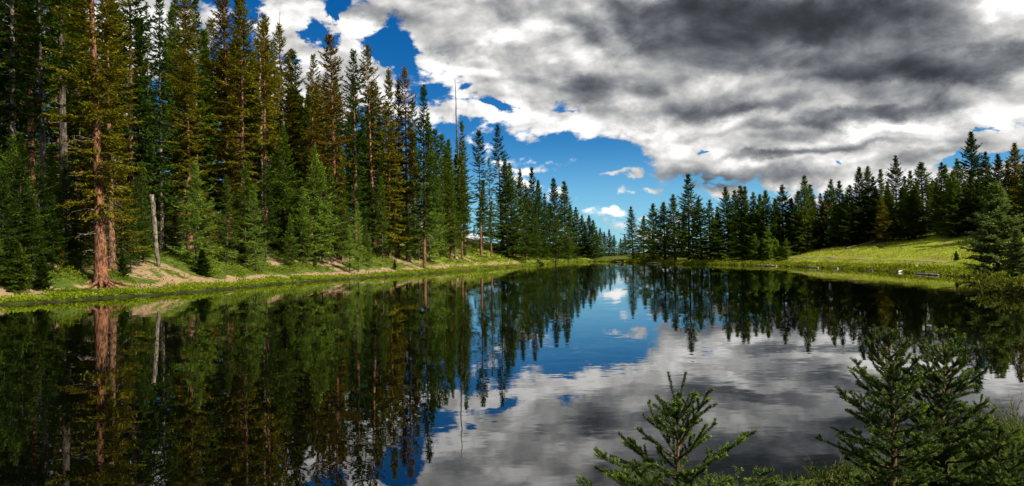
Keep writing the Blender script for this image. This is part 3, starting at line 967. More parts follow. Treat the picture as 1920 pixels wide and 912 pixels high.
# --- right shore
for q in [(q[0], q[1], q[2], MIDG if q[3] is DEEP and q[0] % 2 else q[3], q[4] * 1.14) for q in [(1187, 387, 488, DEEP, 1.1), (1207, 405, 488, DEEP, 1.1), (1225, 381, 489, MIDG, 1.2), (1247, 379, 489, MIDG, 1.2), (1266, 364, 489, MIDG, 1.25), (1293, 326, 489, DEEP, 1.25), (1316, 370, 489, MIDG, 1.1), (1332, 374, 489, MIDG, 1.1), (1348, 398, 486, MIDG, 1.0),
          (1367, 350, 485, DEEP, 1.0), (1380, 356, 484, MIDG, 1), (1393, 347, 484, DEEP, 1), (1403, 349, 484, DEEP, .9), (1416, 360, 485, MIDG, 1), (1428, 364, 484, MIDG, .9), (1439, 357, 483, DEEP, 1), (1455, 372, 482, MIDG, .9), (1468, 346, 480, DEEP, 1.1), (1484, 372, 478, MIDG, 1), (1498, 358, 474, DEEP, 1)]]:
    A('broad', q[0], q[1], base=q[2], needles=q[3], wid=q[4])
for q in [(1512, 328, 128), (1522, 345, 132), (1540, 362, 130), (1550, 358, 135), (1560, 336, 128), (1576, 339, 128), (1592, 346, 130), (1612, 313, 122), (1629, 312, 122), (1641, 330, 128), (1656, 317, 124), (1667, 340, 128), (1682, 291, 120), (1700, 330, 126), (1711, 320, 124),
          (1765, 304, 118), (1777, 309, 120), (1790, 320, 122), (1800, 297, 116), (1825, 247, 112), (1851, 284, 112), (1874, 289, 110), (1893, 300, 112), (1907, 268, 106), (1928, 290, 108), (1948, 280, 104), (1838, 330, 104), (1812, 340, 108), (1525, 372, 0), (1568, 380, 0), (1608, 368, 0), (1636, 372, 0), (1672, 360, 0), (1694, 352, 0), (1716, 348, 0), (1758, 342, 0), (1782, 350, 0), (1822, 330, 0)]:
    A('broad', q[0], q[1], base=float(np.interp(q[0], [1500, 1600, 1700, 1830, 1950], [470, 456, 445, 437, 436])) + R_.uniform(-2, 5), needles=R_.choice([DEEP, MIDG, MIDG, OLIVE]), wid=R_.uniform(.95, 1.2))
A('broad', 1733, 304, base=441, needles=BLUEG, wid=1.55, var=2)
for q in [(1441, 424, 490, FRESH, .95), (1416, 438, 489, FRESH, 1.05), (1474, 447, 488, FRESH, 1.2), (1428, 455, 491, MIDG, 1.25), (1458, 450, 490, FRESH, 1.1), (1396, 452, 488, MIDG, 1.0), (1531, 428, 467, FRESH, .75), (1602, 420, 457, FRESH, .75), (1622, 402, 453, MIDG, .7), (1576, 432, 455, MIDG, .8), (1690, 408, 449, MIDG, .8), (1505, 440, 472, MIDG, .8)]:
    A('bushy', q[0], q[1], base=q[2], needles=q[3], wid=q[4])
for q in [(1592, 395, 448, MIDG, 1.2), (1690, 400, 446, MIDG, 1.2)]:
    A('young', q[0], q[1], base=q[2], needles=q[3], wid=q[4])
A('young', 1655, 366, base=461, needles=OLIVE, bark=BROWN, wid=1.35, var=3, name='pine_tree')
A('bushy', 1872, 338, base=517, needles=(.080, .120, .040), wid=1.15, var=0)
A('bushy', 1908, 428, base=524, needles=(.070, .108, .034), wid=1.1, var=1)
A('bushy', 1793, 470, base=489, needles=DEEP, wid=1.2, var=1)

# --- fillers behind the front rows
n_land = len(TREES)
occ = [(t['x'], t['y']) for t in TREES]
def free(x, y, r):
    return all((x - a) ** 2 + (y - b) ** 2 > r * r for a, b in occ)
count = 0; tries = 0
while count < 62 and tries < 6000:
    tries += 1
    y = R_.uniform(40, 170)
    x = mid_x(y) - R_.uniform(10, 62)
    sd = float(lake_sd([x], [y])[0])
    if sd < 11 or sd > 52 or x < -.74 * y - 2 or not free(x, y, 2.3): continue
    px = 960 + x / y * F_PX
    # stay below the treeline the photograph shows against the sky
    line = np.interp(px, [-50, 330, 430, 520, 560, 600, 650, 720, 790, 860, 940, 1000, 1060, 1100], [-500, -200, -60, 60, 130, 150, 130, 150, 190, 250, 290, 330, 370, 400])
    z = ground_z(x, y)
    Y0 = 478 - .0177 * (px - 960)
    hmax = CAM_H + (Y0 - line - 8) / F_PX * y - z
    H = min(R_.uniform(16, 27), hmax)
    if H < 6: continue
    kind = R_.choice(['old', 'spire', 'spire', 'spire'])
    o = thing('spruce_tree', None, 'tree', (x, y, z - .05), R_.uniform(0, 6.28))
    p = PROTO[kind][R_.randrange(len(PROTO[kind]))]
    s = H / p['H']; sw = s ** .6 * R_.uniform(.85, 1.15)
    o.scale = (sw, sw, s)
    link('trunk', p['trunk'], o, R_.choice([BROWN, GREYB, PALE, RED]))
    v = R_.uniform(.75, 1.15)
    link('crown', p['crown'], o, tuple(c * v for c in R_.choice([DEEP, MIDG, MIDG, OLIVE])))
    TREES.append(dict(o=o, px=px, top=None, x=x, y=y, H=H, kind=kind, needles=MIDG, filler='left'))
    occ.append((x, y)); count += 1
count = 0; tries = 0
while count < 34 and tries < 6000:
    tries += 1
    y = R_.uniform(46, 112); x = mid_x(y) - R_.uniform(14, 46)
    sd = float(lake_sd([x], [y])[0])
    if sd < 5.5 or sd > 17 or x < -.70 * y or not free(x, y, 1.7): continue
    z = ground_z(x, y); H = R_.uniform(4.0, 9.5)
    p = PROTO['young'][R_.randrange(4)]
    o = thing('spruce_tree', None, 'tree', (x, y, z - .05), R_.uniform(0, 6.28))
    s_ = H / p['H']; o.scale = (s_, s_, s_)
    link('trunk', p['trunk'], o, GREYB)
    link('crown', p['crown'], o, R_.choice([MIDG, MIDG, FRESH, DEEP]))
    TREES.append(dict(o=o, px=960 + x / y * F_PX, top=None, x=x, y=y, H=H, kind='young', needles=MIDG, filler='under'))
    occ.append((x, y)); count += 1
count = 0; tries = 0
while count < 32 and tries < 6000:
    tries += 1
    y = R_.uniform(112, 190); x = R_.uniform(.12, .72) * y
    sd = float(lake_sd([x], [y])[0])
    if sd < 9 or not free(x, y, 3.0): continue
    px = 960 + x / y * F_PX
    if y < 128 - .0 * px and px > 1480: continue
    line = np.interp(px, [1150, 1190, 1290, 1400, 1500, 1600, 1700, 1800, 1950], [480, 420, 390, 385, 380, 360, 345, 325, 320])
    z = ground_z(x, y)
    Y0 = 478 - .0177 * (px - 960)
    H = min(R_.uniform(10, 17), CAM_H + (Y0 - line) / F_PX * y - z)
    if H < 4: continue
    o = thing('spruce_tree', None, 'tree', (x, y, z - .05), R_.uniform(0, 6.28))
    p = PROTO['broad'][R_.randrange(5)]
    s = H / p['H']; sw = s ** .6 * R_.uniform(.9, 1.2)
    o.scale = (sw, sw, s)
    link('trunk', p['trunk'], o, R_.choice([BROWN, GREYB]))
    link('crown', p['crown'], o, R_.choice([DEEP, MIDG]))
    TREES.append(dict(o=o, px=px, top=None, x=x, y=y, H=H, kind='broad', needles=MIDG, filler='right'))
    occ.append((x, y)); count += 1

# the wood further back, where no single tree can be made out
def low_tree(rng, H, R, zb):
    return crown_geo(rng, H, zb, R, spire_shape, spacing=.75, nbr=(5, 6), e_bot=-.45, e_top=.9, up=.25, clump=.75, cw=.34, twig=.42, gap=.05, inner=.1)[0]
_rg = np.random.default_rng(31)
low = [low_tree(_rg, 21.0, 2.7, 1.5) for _ in range(5)]
low = [(np.concatenate(g.v), np.concatenate([t for t in g.tri])) for g in low]
wood = Geo(); stems = Geo(); count = 0; tries = 0; W_OCC = []
while count < 190 and tries < 20000:
    tries += 1
    if R_.random() < .68:
        y = R_.uniform(48, 215); x = mid_x(y) - R_.uniform(24, 95); smin = 24
        if x < -.72 * y - 4: continue
        prof = [-50, 330, 430, 520, 560, 600, 650, 720, 790, 860, 940, 1000, 1060, 1100], [-200, -60, 0, 110, 170, 200, 190, 200, 250, 280, 320, 360, 395, 425]
    else:
        y = R_.uniform(140, 250); x = R_.uniform(.14, .70) * y; smin = 14
        prof = [1150, 1190, 1290, 1400, 1500, 1600, 1700, 1800, 1950], [485, 440, 405, 395, 390, 372, 355, 338, 330]
    sd = float(lake_sd([x], [y])[0])
    if sd < smin or not free(x, y, 2.0) or any((x - a) ** 2 + (y - b) ** 2 < 5 for a, b in W_OCC): continue
    px = 960 + x / y * F_PX
    z = ground_z(x, y)
    H = min(R_.uniform(15, 25), CAM_H + (478 - .0177 * (px - 960) - np.interp(px, *prof) - 6) / F_PX * y - z)
    if H < 6: continue
    v, t = low[R_.randrange(5)]
    sc = H / 21.0; a = R_.uniform(0, 6.28); sw = sc ** .6 * R_.uniform(.9, 1.2)
    q = np.stack([v[:, 0] * math.cos(a) - v[:, 1] * math.sin(a), v[:, 0] * math.sin(a) + v[:, 1] * math.cos(a), v[:, 2]], -1) * (sw, sw, sc) + (x, y, z)
    wood.add(q, t)
    W_OCC.append((x, y)); count += 1
o = link('far_forest', wood.mesh('far_forest', MAT['needle']), None, tuple(c * .9 for c in MIDG))
tag(o, 'dark mass of spruces deep in the forest behind the front rows', 'forest', None, 'stuff')
print('trees', len(TREES))

# ---------------------------------------------------------------- dead trees and logs
def pole(name, label, cat, p0, p1, r0, r1, color, bend=0.0, stubs=0, group=None, seed=0, sides=9):
    rng = np.random.default_rng(900 + seed)
    p0 = np.array(p0, float); p1 = np.array(p1, float)
    t = np.linspace(0, 1, 16)
    ax_ = norm(p1 - p0); side = norm(np.cross(ax_, [0.13, 1, .21]))
    L = np.linalg.norm(p1 - p0)
    pts = (p1 - p0) * t[:, None] + side * (bend * np.sin(t * math.pi) * L + rng.normal(0, .004 * L, 16) * (t > 0) * (t < 1))[:, None]
    g = Geo()
    tube(g, pts, r0 + (r1 - r0) * t, sides, bump=.12, rng=rng)
    o = thing(name, label, cat, tuple(p0), 0, group)
    link('trunk', g.mesh(name, MAT['deadwood'], True), o, color)
    for k in range(stubs):
        f = rng.uniform(.3, .95); q = (p1 - p0) * f
        d = norm(np.cross(ax_, rand_dir(rng, 1)[0]) + ax_ * rng.uniform(-.2, .5))
        b = Geo(); l = rng.uniform(.3, 1.0) * max(.35, min(1.0, L / 12))
        rr = (r0 + (r1 - r0) * f)
        tube(b, [q, q + d * l * .5, q + d * l + np.array([0, 0, rng.normal(0, .1) * l])], [rr * .35, rr * .22, rr * .08], 5)
        link('branch', b.mesh('dead_branch', MAT['deadwood'], True), o, color)
    return o


def at_depth(px, py, y):
    d = px_dir(px, py)
    t = y / d[1]
    return np.array([d[0] * t, y, CAM_H + d[2] * t])


def on_ground(px, py, lift=0.0):
    h = hit(px, py)
    if h is None:
        q = at_depth(px, py, 118.0); h = (q[0], q[1])
    return np.array([h[0], h[1], max(ground_z(*h), 0.0) + lift])


def afloat(px, py, out=.7):
    x, y = on_water(px, py)
    for _ in range(60):
        if float(lake_sd([x], [y])[0]) < -out: break
        f = 1 - .12 / math.hypot(x, y)
        x, y = x * f, y * f
    return x, y


b = on_ground(297, 501)
pole('snag', 'broken grey snag leaning left with a flat snapped top', 'snag', b, at_depth(284.5, 365, b[1]), .13, .175, (0.115, 0.098, 0.08), stubs=2, seed=1)
b = at_depth(859, 440, 140); b[2] = ground_z(b[0], b[1])
pole('dead_pole', 'tall bare dead pole rising alone above the left treeline', 'dead tree', b, at_depth(853, 150, 140), .27, .05, (0.055, 0.044, 0.034), bend=-.006, stubs=5, seed=2)
b = at_depth(492, 330, 84); b[2] = ground_z(b[0], b[1])
pole('dead_pole', 'dead spire with a forked bare tip beside the tallest clump of spruces', 'dead tree', b, at_depth(486.5, 10, 84), .26, .03, (0.156, 0.114, 0.090), stubs=9, seed=3)
b = at_depth(529, 330, 93); b[2] = ground_z(b[0], b[1])
pole('dead_pole', 'thin bare spike between two ragged dark treetops', 'dead tree', b, at_depth(525, 22, 93), .24, .03, (0.144, 0.108, 0.084), stubs=12, seed=4)
b = at_depth(268, 480, 72); b[2] = ground_z(b[0], b[1])
pole('dead_pole', 'thin dead trunk broken off behind the leaning snag', 'dead tree', b, at_depth(264, 318, 72), .15, .11, (0.180, 0.156, 0.126), stubs=3, seed=5)
for k, (x0, y0, x1, y1, r, lab) in enumerate([(820, 461, 857, 487, .17, 'long pale fallen trunk sloping down to the left bank'), (829, 470, 862, 490, .10, 'thin grey pole lying just below the long fallen trunk')]):
    p0, p1 = on_ground(x0, y0, .25), on_ground(x1, y1, .12)
    pole('fallen_log', lab, 'log', p0, p1, r * .7, r, (0.276, 0.240, 0.198), stubs=2, seed=10 + k)
p0, p1 = on_ground(443, 435, .5), on_ground(461, 449, .1)
pole('fallen_log', 'thin fallen stem lying on the slope behind the leaning red trunk', 'log', p0, p1, .05, .07, (0.240, 0.204, 0.168), seed=14)
p0 = afloat(1684, 508.5); p1 = afloat(1711, 505)
pole('drift_log', 'white bleached log tilted out of the water at the meadow shore', 'log', (p0[0], p0[1], .02), (p1[0] + .5, p1[1] + .3, .30), .07, .19, (0.450, 0.408, 0.360), stubs=2, seed=20)
p0 = afloat(1723, 509.5); p1 = afloat(1759, 513)
pole('drift_log', 'low grey log floating flat at the meadow shore', 'log', (p0[0], p0[1] + .3, .03), (p1[0], p1[1], .05), .09, .06, (0.240, 0.210, 0.180), stubs=2, seed=21)
p0 = afloat(1722, 507); p1 = afloat(1731, 506.6)
pole('drift_log', 'short pale stump end beside the bleached log', 'log', (p0[0], p0[1], .14), (p1[0], p1[1] + .2, .22), .14, .17, (0.450, 0.420, 0.372), seed=22)
p0 = afloat(1672, 504.2); p1 = afloat(1696, 504.6)
pole('drift_log', 'thin pale stick along the waterline left of the bleached log', 'log', (p0[0], p0[1], .06), (p1[0], p1[1], .06), .05, .06, (0.420, 0.372, 0.312), seed=23)
for k, (xa, ya, xb, yb, lab) in enumerate([(1411, 498.4, 1456, 499.4, 'pale log lying along the shore under the bushy young spruces'), (1513, 501, 1543, 502, 'pale half sunken log at the left end of the meadow shore'), (1213, 493.6, 1247, 494.2, 'whitish log on the far shore under the tallest right spruce'), (1560, 503.4, 1575, 503.8, 'small pale log on the waterline below the trail'),
                                            (1628, 505.2, 1642, 505.8, 'short pale stick at the sedge fringe of the meadow'), (1150, 491.8, 1172, 492.3, 'faint driftwood at the far end of the lake')]):
    p0 = afloat(xa, ya); p1 = afloat(xb, yb)
    pole('drift_log', lab, 'log', (p0[0], p0[1], .015 + .03 * (k % 2)), (p1[0] - .3 * (k % 3), p1[1] + .5 * (k % 2), .05), .035 + .02 * (k % 3), .065, (0.30, 0.26, 0.21), bend=.02, stubs=k % 3, seed=30 + k)
p0 = on_ground(1268, 492.6, .1)
pole('dead_branch', 'bare grey branch sticking up from the far right shore', 'branch', p0, at_depth(1283, 484.5, p0[1]), .09, .04, (0.300, 0.270, 0.240), stubs=2, seed=40)
p0, p1 = on_ground(1586, 468, .15), on_ground(1642, 458, .35)
pole('fallen_log', 'dark fallen trunk on the meadow below the lone pine', 'log', p0, p1, .10, .16, (0.090, 0.060, 0.042), stubs=7, seed=41)
p0 = on_ground(176, 556, .12); p1 = on_water(222, 556)
pole('dead_branch', 'crooked bare branch dipping into the water below the thick red trunk', 'branch', p0, (p1[0], p1[1] - .4, .10), .05, .025, (0.216, 0.180, 0.144), stubs=4, seed=42)

# ---------------------------------------------------------------- low vegetation nobody could count
shore_a = lake; shore_b = np.roll(lake, -1, axis=0)
seg_len = np.linalg.norm(shore_b - shore_a, axis=1)
seg_mid = (shore_a + shore_b) / 2
_e = norm(shore_b - shore_a)
_area = .5 * np.sum(lake[:, 0] * np.roll(lake[:, 1], -1) - np.roll(lake[:, 0], -1) * lake[:, 1])
seg_out = np.stack([_e[:, 1], -_e[:, 0]], -1) * (1 if _area > 0 else -1)
in_view = (np.abs(seg_mid[:, 0]) < .70 * seg_mid[:, 1] + 4) & (seg_mid[:, 1] > 12)


def shore_points(rng, n, u0, u1, select, power=1.0, decay=1.2):
    d = np.linalg.norm(seg_mid, axis=1)
    w = seg_len * select * (40 / np.maximum(d, 12)) ** decay
    k = rng.choice(len(w), n, p=w / w.sum())
    t = rng.uniform(0, 1, n)[:, None]
    u = u0 + (u1 - u0) * rng.uniform(0, 1, n) ** power
    p = shore_a[k] * (1 - t) + shore_b[k] * t + seg_out[k] * u[:, None] + rng.normal(0, .1, (n, 2))
    sd = lake_sd(p[:, 0], p[:, 1])
    ok = (np.abs(p[:, 0]) < .70 * p[:, 1] + 3) & (sd > -.15)
    return p[ok], sd[ok]


is_left = (seg_mid[:, 0] < mid_x(seg_mid[:, 1])) & (seg_mid[:, 1] > 14)
is_right = (seg_mid[:, 0] >= mid_x(seg_mid[:, 1])) & (seg_mid[:, 1] > 14)


def leafy(rng, p, sd, h, size, per, spread, up=.6):
    """rosettes of small leaves standing on the ground"""
    g = Geo()
    n = len(p); d = np.hypot(p[:, 0], p[:, 1])
    z = terrain(p[:, 0], p[:, 1], sd)
    hh = h * rng.uniform(.4, 1.25, n) * np.clip(1 + 1.3 * fbm(p[:, 0] * .8, p[:, 1] * .8, 3), .3, 2.2)
    sz = size * (1 + d / 110)
    idx = np.repeat(np.arange(n), per); m = len(idx)
    a = rng.uniform(0, 6.283, m); r = spread * np.sqrt(rng.uniform(0, 1, m))
    f = rng.uniform(0.05, 1, m)
    pos = np.stack([p[idx, 0] + r * np.cos(a), p[idx, 1] + r * np.sin(a), z[idx] + hh[idx] * f * (1 - .4 * r / spread)], -1)
    dr = norm(np.stack([np.cos(a), np.sin(a), 0 * a], -1) * .7 + rand_dir(rng, m) * .7 + np.array([0, 0, up]))
    diamonds(g, pos, dr, sz[idx] * rng.uniform(.6, 1.3, m), sz[idx] * .55, norm(np.cross(dr, rand_dir(rng, m))))
    return g


rng = np.random.default_rng(77)
p, sd = shore_points(rng, 30000, .1, 1.5, is_left, 1.0)
k = (sd > .10) & (sd < .75 + .9 * (.5 + fbm(p[:, 0] * .35, p[:, 1] * .35, 3))) & (fbm(p[:, 0] * 1.3, p[:, 1] * 1.3, 3) > -.22)
p, sd = p[k], sd[k]
g1 = leafy(rng, p, sd, .24, .075, 8, .2)
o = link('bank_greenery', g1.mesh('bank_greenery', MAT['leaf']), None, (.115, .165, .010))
tag(o, 'bright green low plants fringing the left waterline', 'greenery', None, 'stuff')
p, sd = shore_points(rng, 34000, 1.4, 24, is_left, 1.7)
s_, l_, m_ = masks(p[:, 0], p[:, 1], sd)
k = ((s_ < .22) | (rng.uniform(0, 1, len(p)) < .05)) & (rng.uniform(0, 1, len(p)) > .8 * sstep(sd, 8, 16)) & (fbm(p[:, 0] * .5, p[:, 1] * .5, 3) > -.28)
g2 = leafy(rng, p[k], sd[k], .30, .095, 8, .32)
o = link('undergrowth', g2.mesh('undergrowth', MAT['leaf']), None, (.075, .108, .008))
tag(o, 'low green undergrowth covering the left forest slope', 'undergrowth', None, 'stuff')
p, sd = shore_points(rng, 9000, -.25, 1.6, is_right, 1.0, .9)
g3 = leafy(rng, p, sd, .24, .10, 8, .25, 1.2)
o = link('sedge', g3.mesh('sedge', MAT['leaf']), None, (.095, .125, .010))
tag(o, 'green sedge fringe along the meadow shore', 'sedge', None, 'stuff')
p, sd = shore_points(rng, 30000, .8, 48, is_right, 1.25, .7)
dpath = np.min(np.hypot(p[:, :1] - cx[None, :], p[:, 1:] - cyy[None, :]), axis=1)
p, sd = p[dpath > .75], sd[dpath > .75]
z = terrain(p[:, 0], p[:, 1], sd)
g4 = Geo(); n = len(p)
for kk in range(4):
    q = np.stack([p[:, 0] + rng.normal(0, .14, n), p[:, 1] + rng.normal(0, .14, n), z], -1)
    dr = norm(np.array([0, 0, 1.0]) + rand_dir(rng, n) * .55)
    blades(g4, q, dr, rng.uniform(.12, .34, n) * (1 + .6 * (fbm(p[:, 0] * .4, p[:, 1] * .4, 3))), .05, norm(np.cross(dr, rand_dir(rng, n))))
o = link('meadow_grass', g4.mesh('meadow_grass', MAT['grass']), None, (.130, .165, .010))
tag(o, 'sunlit yellow green grass of the right meadow', 'grass', None, 'stuff')


def bent_blades(g, rng, p, L, w, droop, lean, seg=4):
    """curved grass blades, each a tapering ribbon"""
    n = len(p)
    a = rng.uniform(0, 6.283, n)
    hor = np.stack([np.cos(a), np.sin(a), 0 * a], -1); per = np.stack([-np.sin(a), np.cos(a), 0 * a], -1)
    zv = np.array([0, 0, 1.0]); rows = []
    for k in range(seg + 1):
        t = k / seg
        c = p + hor * (L * (lean * t + droop * t * t))[:, None] + zv * (L * (t - .55 * droop * t ** 2.2))[:, None]
        ww = (w * (1 - t ** 1.6) + .0004)[:, None] * .5
        rows += [c - per * ww, c + per * ww]
    v = np.stack(rows, 1)
    b = np.arange(n)[:, None, None] * (2 * seg + 2)
    q = np.array([[2 * k, 2 * k + 1, 2 * k + 3, 2 * k + 2] for k in range(seg)])[None] + b
    g.add(v.reshape(-1, 3), None, q.reshape(-1, 4))


def near_points(rng, n, x0, x1, y0, y1, sdmin):
    x = rng.uniform(x0, x1, n); y = rng.uniform(y0, y1, n)
    sd = lake_sd(x, y)
    k = (sd > sdmin) & (x < .70 * y + .8)
    return x[k], y[k], terrain(x[k], y[k], sd[k])


x, y, z = near_points(rng, 52000, .6, 10, 3.6, 13, -.05)
k = fbm(x * 1.6, y * 1.6, 3) + rng.uniform(-.4, .4, len(x)) > -.25
x, y, z = x[k], y[k], z[k]; n = len(x)
hgt = (.10 + .22 * sstep(x - .25 * y, .6, 2.6)) * rng.uniform(.6, 1.5, n)
g5 = Geo()
bent_blades(g5, rng, np.stack([x, y, z - .02], -1), hgt, rng.uniform(.004, .008, n), rng.uniform(.1, .8, n), rng.uniform(.05, .4, n))
o = link('foreground_grass', g5.mesh('foreground_grass', MAT['grass']), None, (.026, .046, .005))
tag(o, 'tall green grass on the near bank at bottom right', 'grass', None, 'stuff')

# ---------------------------------------------------------------- leafy shrubs, each one a thing
def shrub(label, p, h, r, nst, leaf, color, seed, per=16, group=None, wide=.36):
    rng = np.random.default_rng(seed)
    o = thing('willow_shrub', label, 'shrub', (p[0], p[1], p[2] - .02), 0, group)
    st = Geo(); lf = Geo()
    for k in range(nst):
        a = rng.uniform(0, 6.283); rr = r * math.sqrt(rng.uniform(0, 1)); hh = h * rng.uniform(.55, 1.1) * (1 - .35 * rr / r)
        t = np.linspace(0, 1, 7)
        b0 = np.array([math.cos(a), math.sin(a)]) * rr * .35
        pts = np.stack([b0[0] + math.cos(a) * rr * t ** 1.4 + rng.normal(0, .012 * h, 7), b0[1] + math.sin(a) * rr * t ** 1.4 + rng.normal(0, .012 * h, 7), hh * t], -1)
        tube(st, pts, .006 * h / .6 * (1 - .8 * t), 5)
        f = rng.uniform(.2, 1, per)
        q = np.stack([np.interp(f, t, pts[:, i]) for i in range(3)], -1)
        d = norm(np.array([0, 0, .8]) + rand_dir(rng, per) * .9)
        diamonds(lf, q, d, leaf * rng.uniform(.6, 1.25, per), leaf * wide * rng.uniform(.8, 1.2, per), norm(np.cross(d, rand_dir(rng, per))))
    link('stem', st.mesh('shrub_stem', MAT['bark'], True), o, (.10, .08, .04))
    link('foliage', lf.mesh('shrub_foliage', MAT['leaf']), o, color)
    return o


def bank_pt(px, y):
    d = px_dir(px, 600); x = d[0] * y / d[1]
    return (x, y, max(ground_z(x, y), .05))


GL = (.030, .056, .007)
for k, (px, y, h, r, nst, lab) in enumerate([(1500, 5.75, .25, .16, 18, 'small leafy willow at the left tip of the near bank'), (1545, 6.0, .36, .20, 28, 'tallest leafy willow beside the left of the paired young spruces'), (1592, 5.7, .30, .2, 26, 'willow sprouting at the foot of the left paired spruce'), (1450, 5.4, .16, .14, 10, 'tiny sprig of willow leaves at the bottom edge'),
                                             (1895, 8.0, .62, .35, 30, 'leafy shrub rising above the grass at the right edge'), (1862, 7.4, .42, .3, 26, 'low leafy shrub just below the one at the right edge'), (1930, 7.2, .6, .35, 30, 'leafy shrub cut by the right edge of the view'), (1835, 6.4, .36, .28, 26, 'leafy shrub to the right of the paired young spruces'),
                                             (1890, 5.8, .3, .3, 26, 'leafy shrub in the grass of the bottom right corner')]):
    shrub(lab, bank_pt(px, y), h, r, nst, .030, GL, 50 + k)
for k, (px, y, h, r, nst, lab) in enumerate([(1906, 33.5, .8, 1.1, 50, 'yellow green bush hanging over the water at the right edge'), (1880, 37, .7, 1.1, 40, 'leafy bush between the overhanging bush and the blue green spruces'), (1840, 46, .55, .8, 30, 'low willow at the foot of the blue green lakeside spruce')]):
    d = px_dir(px, 560); x = d[0] * y / d[1]
    shrub(lab, (x, y, max(ground_z(x, y), .02)), h, r, nst, .17, (.055, .070, .010), 70 + k, per=26, wide=.6)
for k, (px, py, h, lab) in enumerate([(1805, 462, 1.0, 'small grey green shrub on the upper meadow'), (1652, 466, .6, 'tiny shrub at the foot of the lone pine'), (1577, 452, .8, 'small dark shrub at the left edge of the meadow'), (1772, 438, .8, 'tiny dark shrub under the forest edge at the top of the meadow')]):
    q = on_ground(px, py)
    shrub(lab, q, h, h * .8, 22, .16, (.035, .052, .012), 80 + k, per=16, wide=.5)

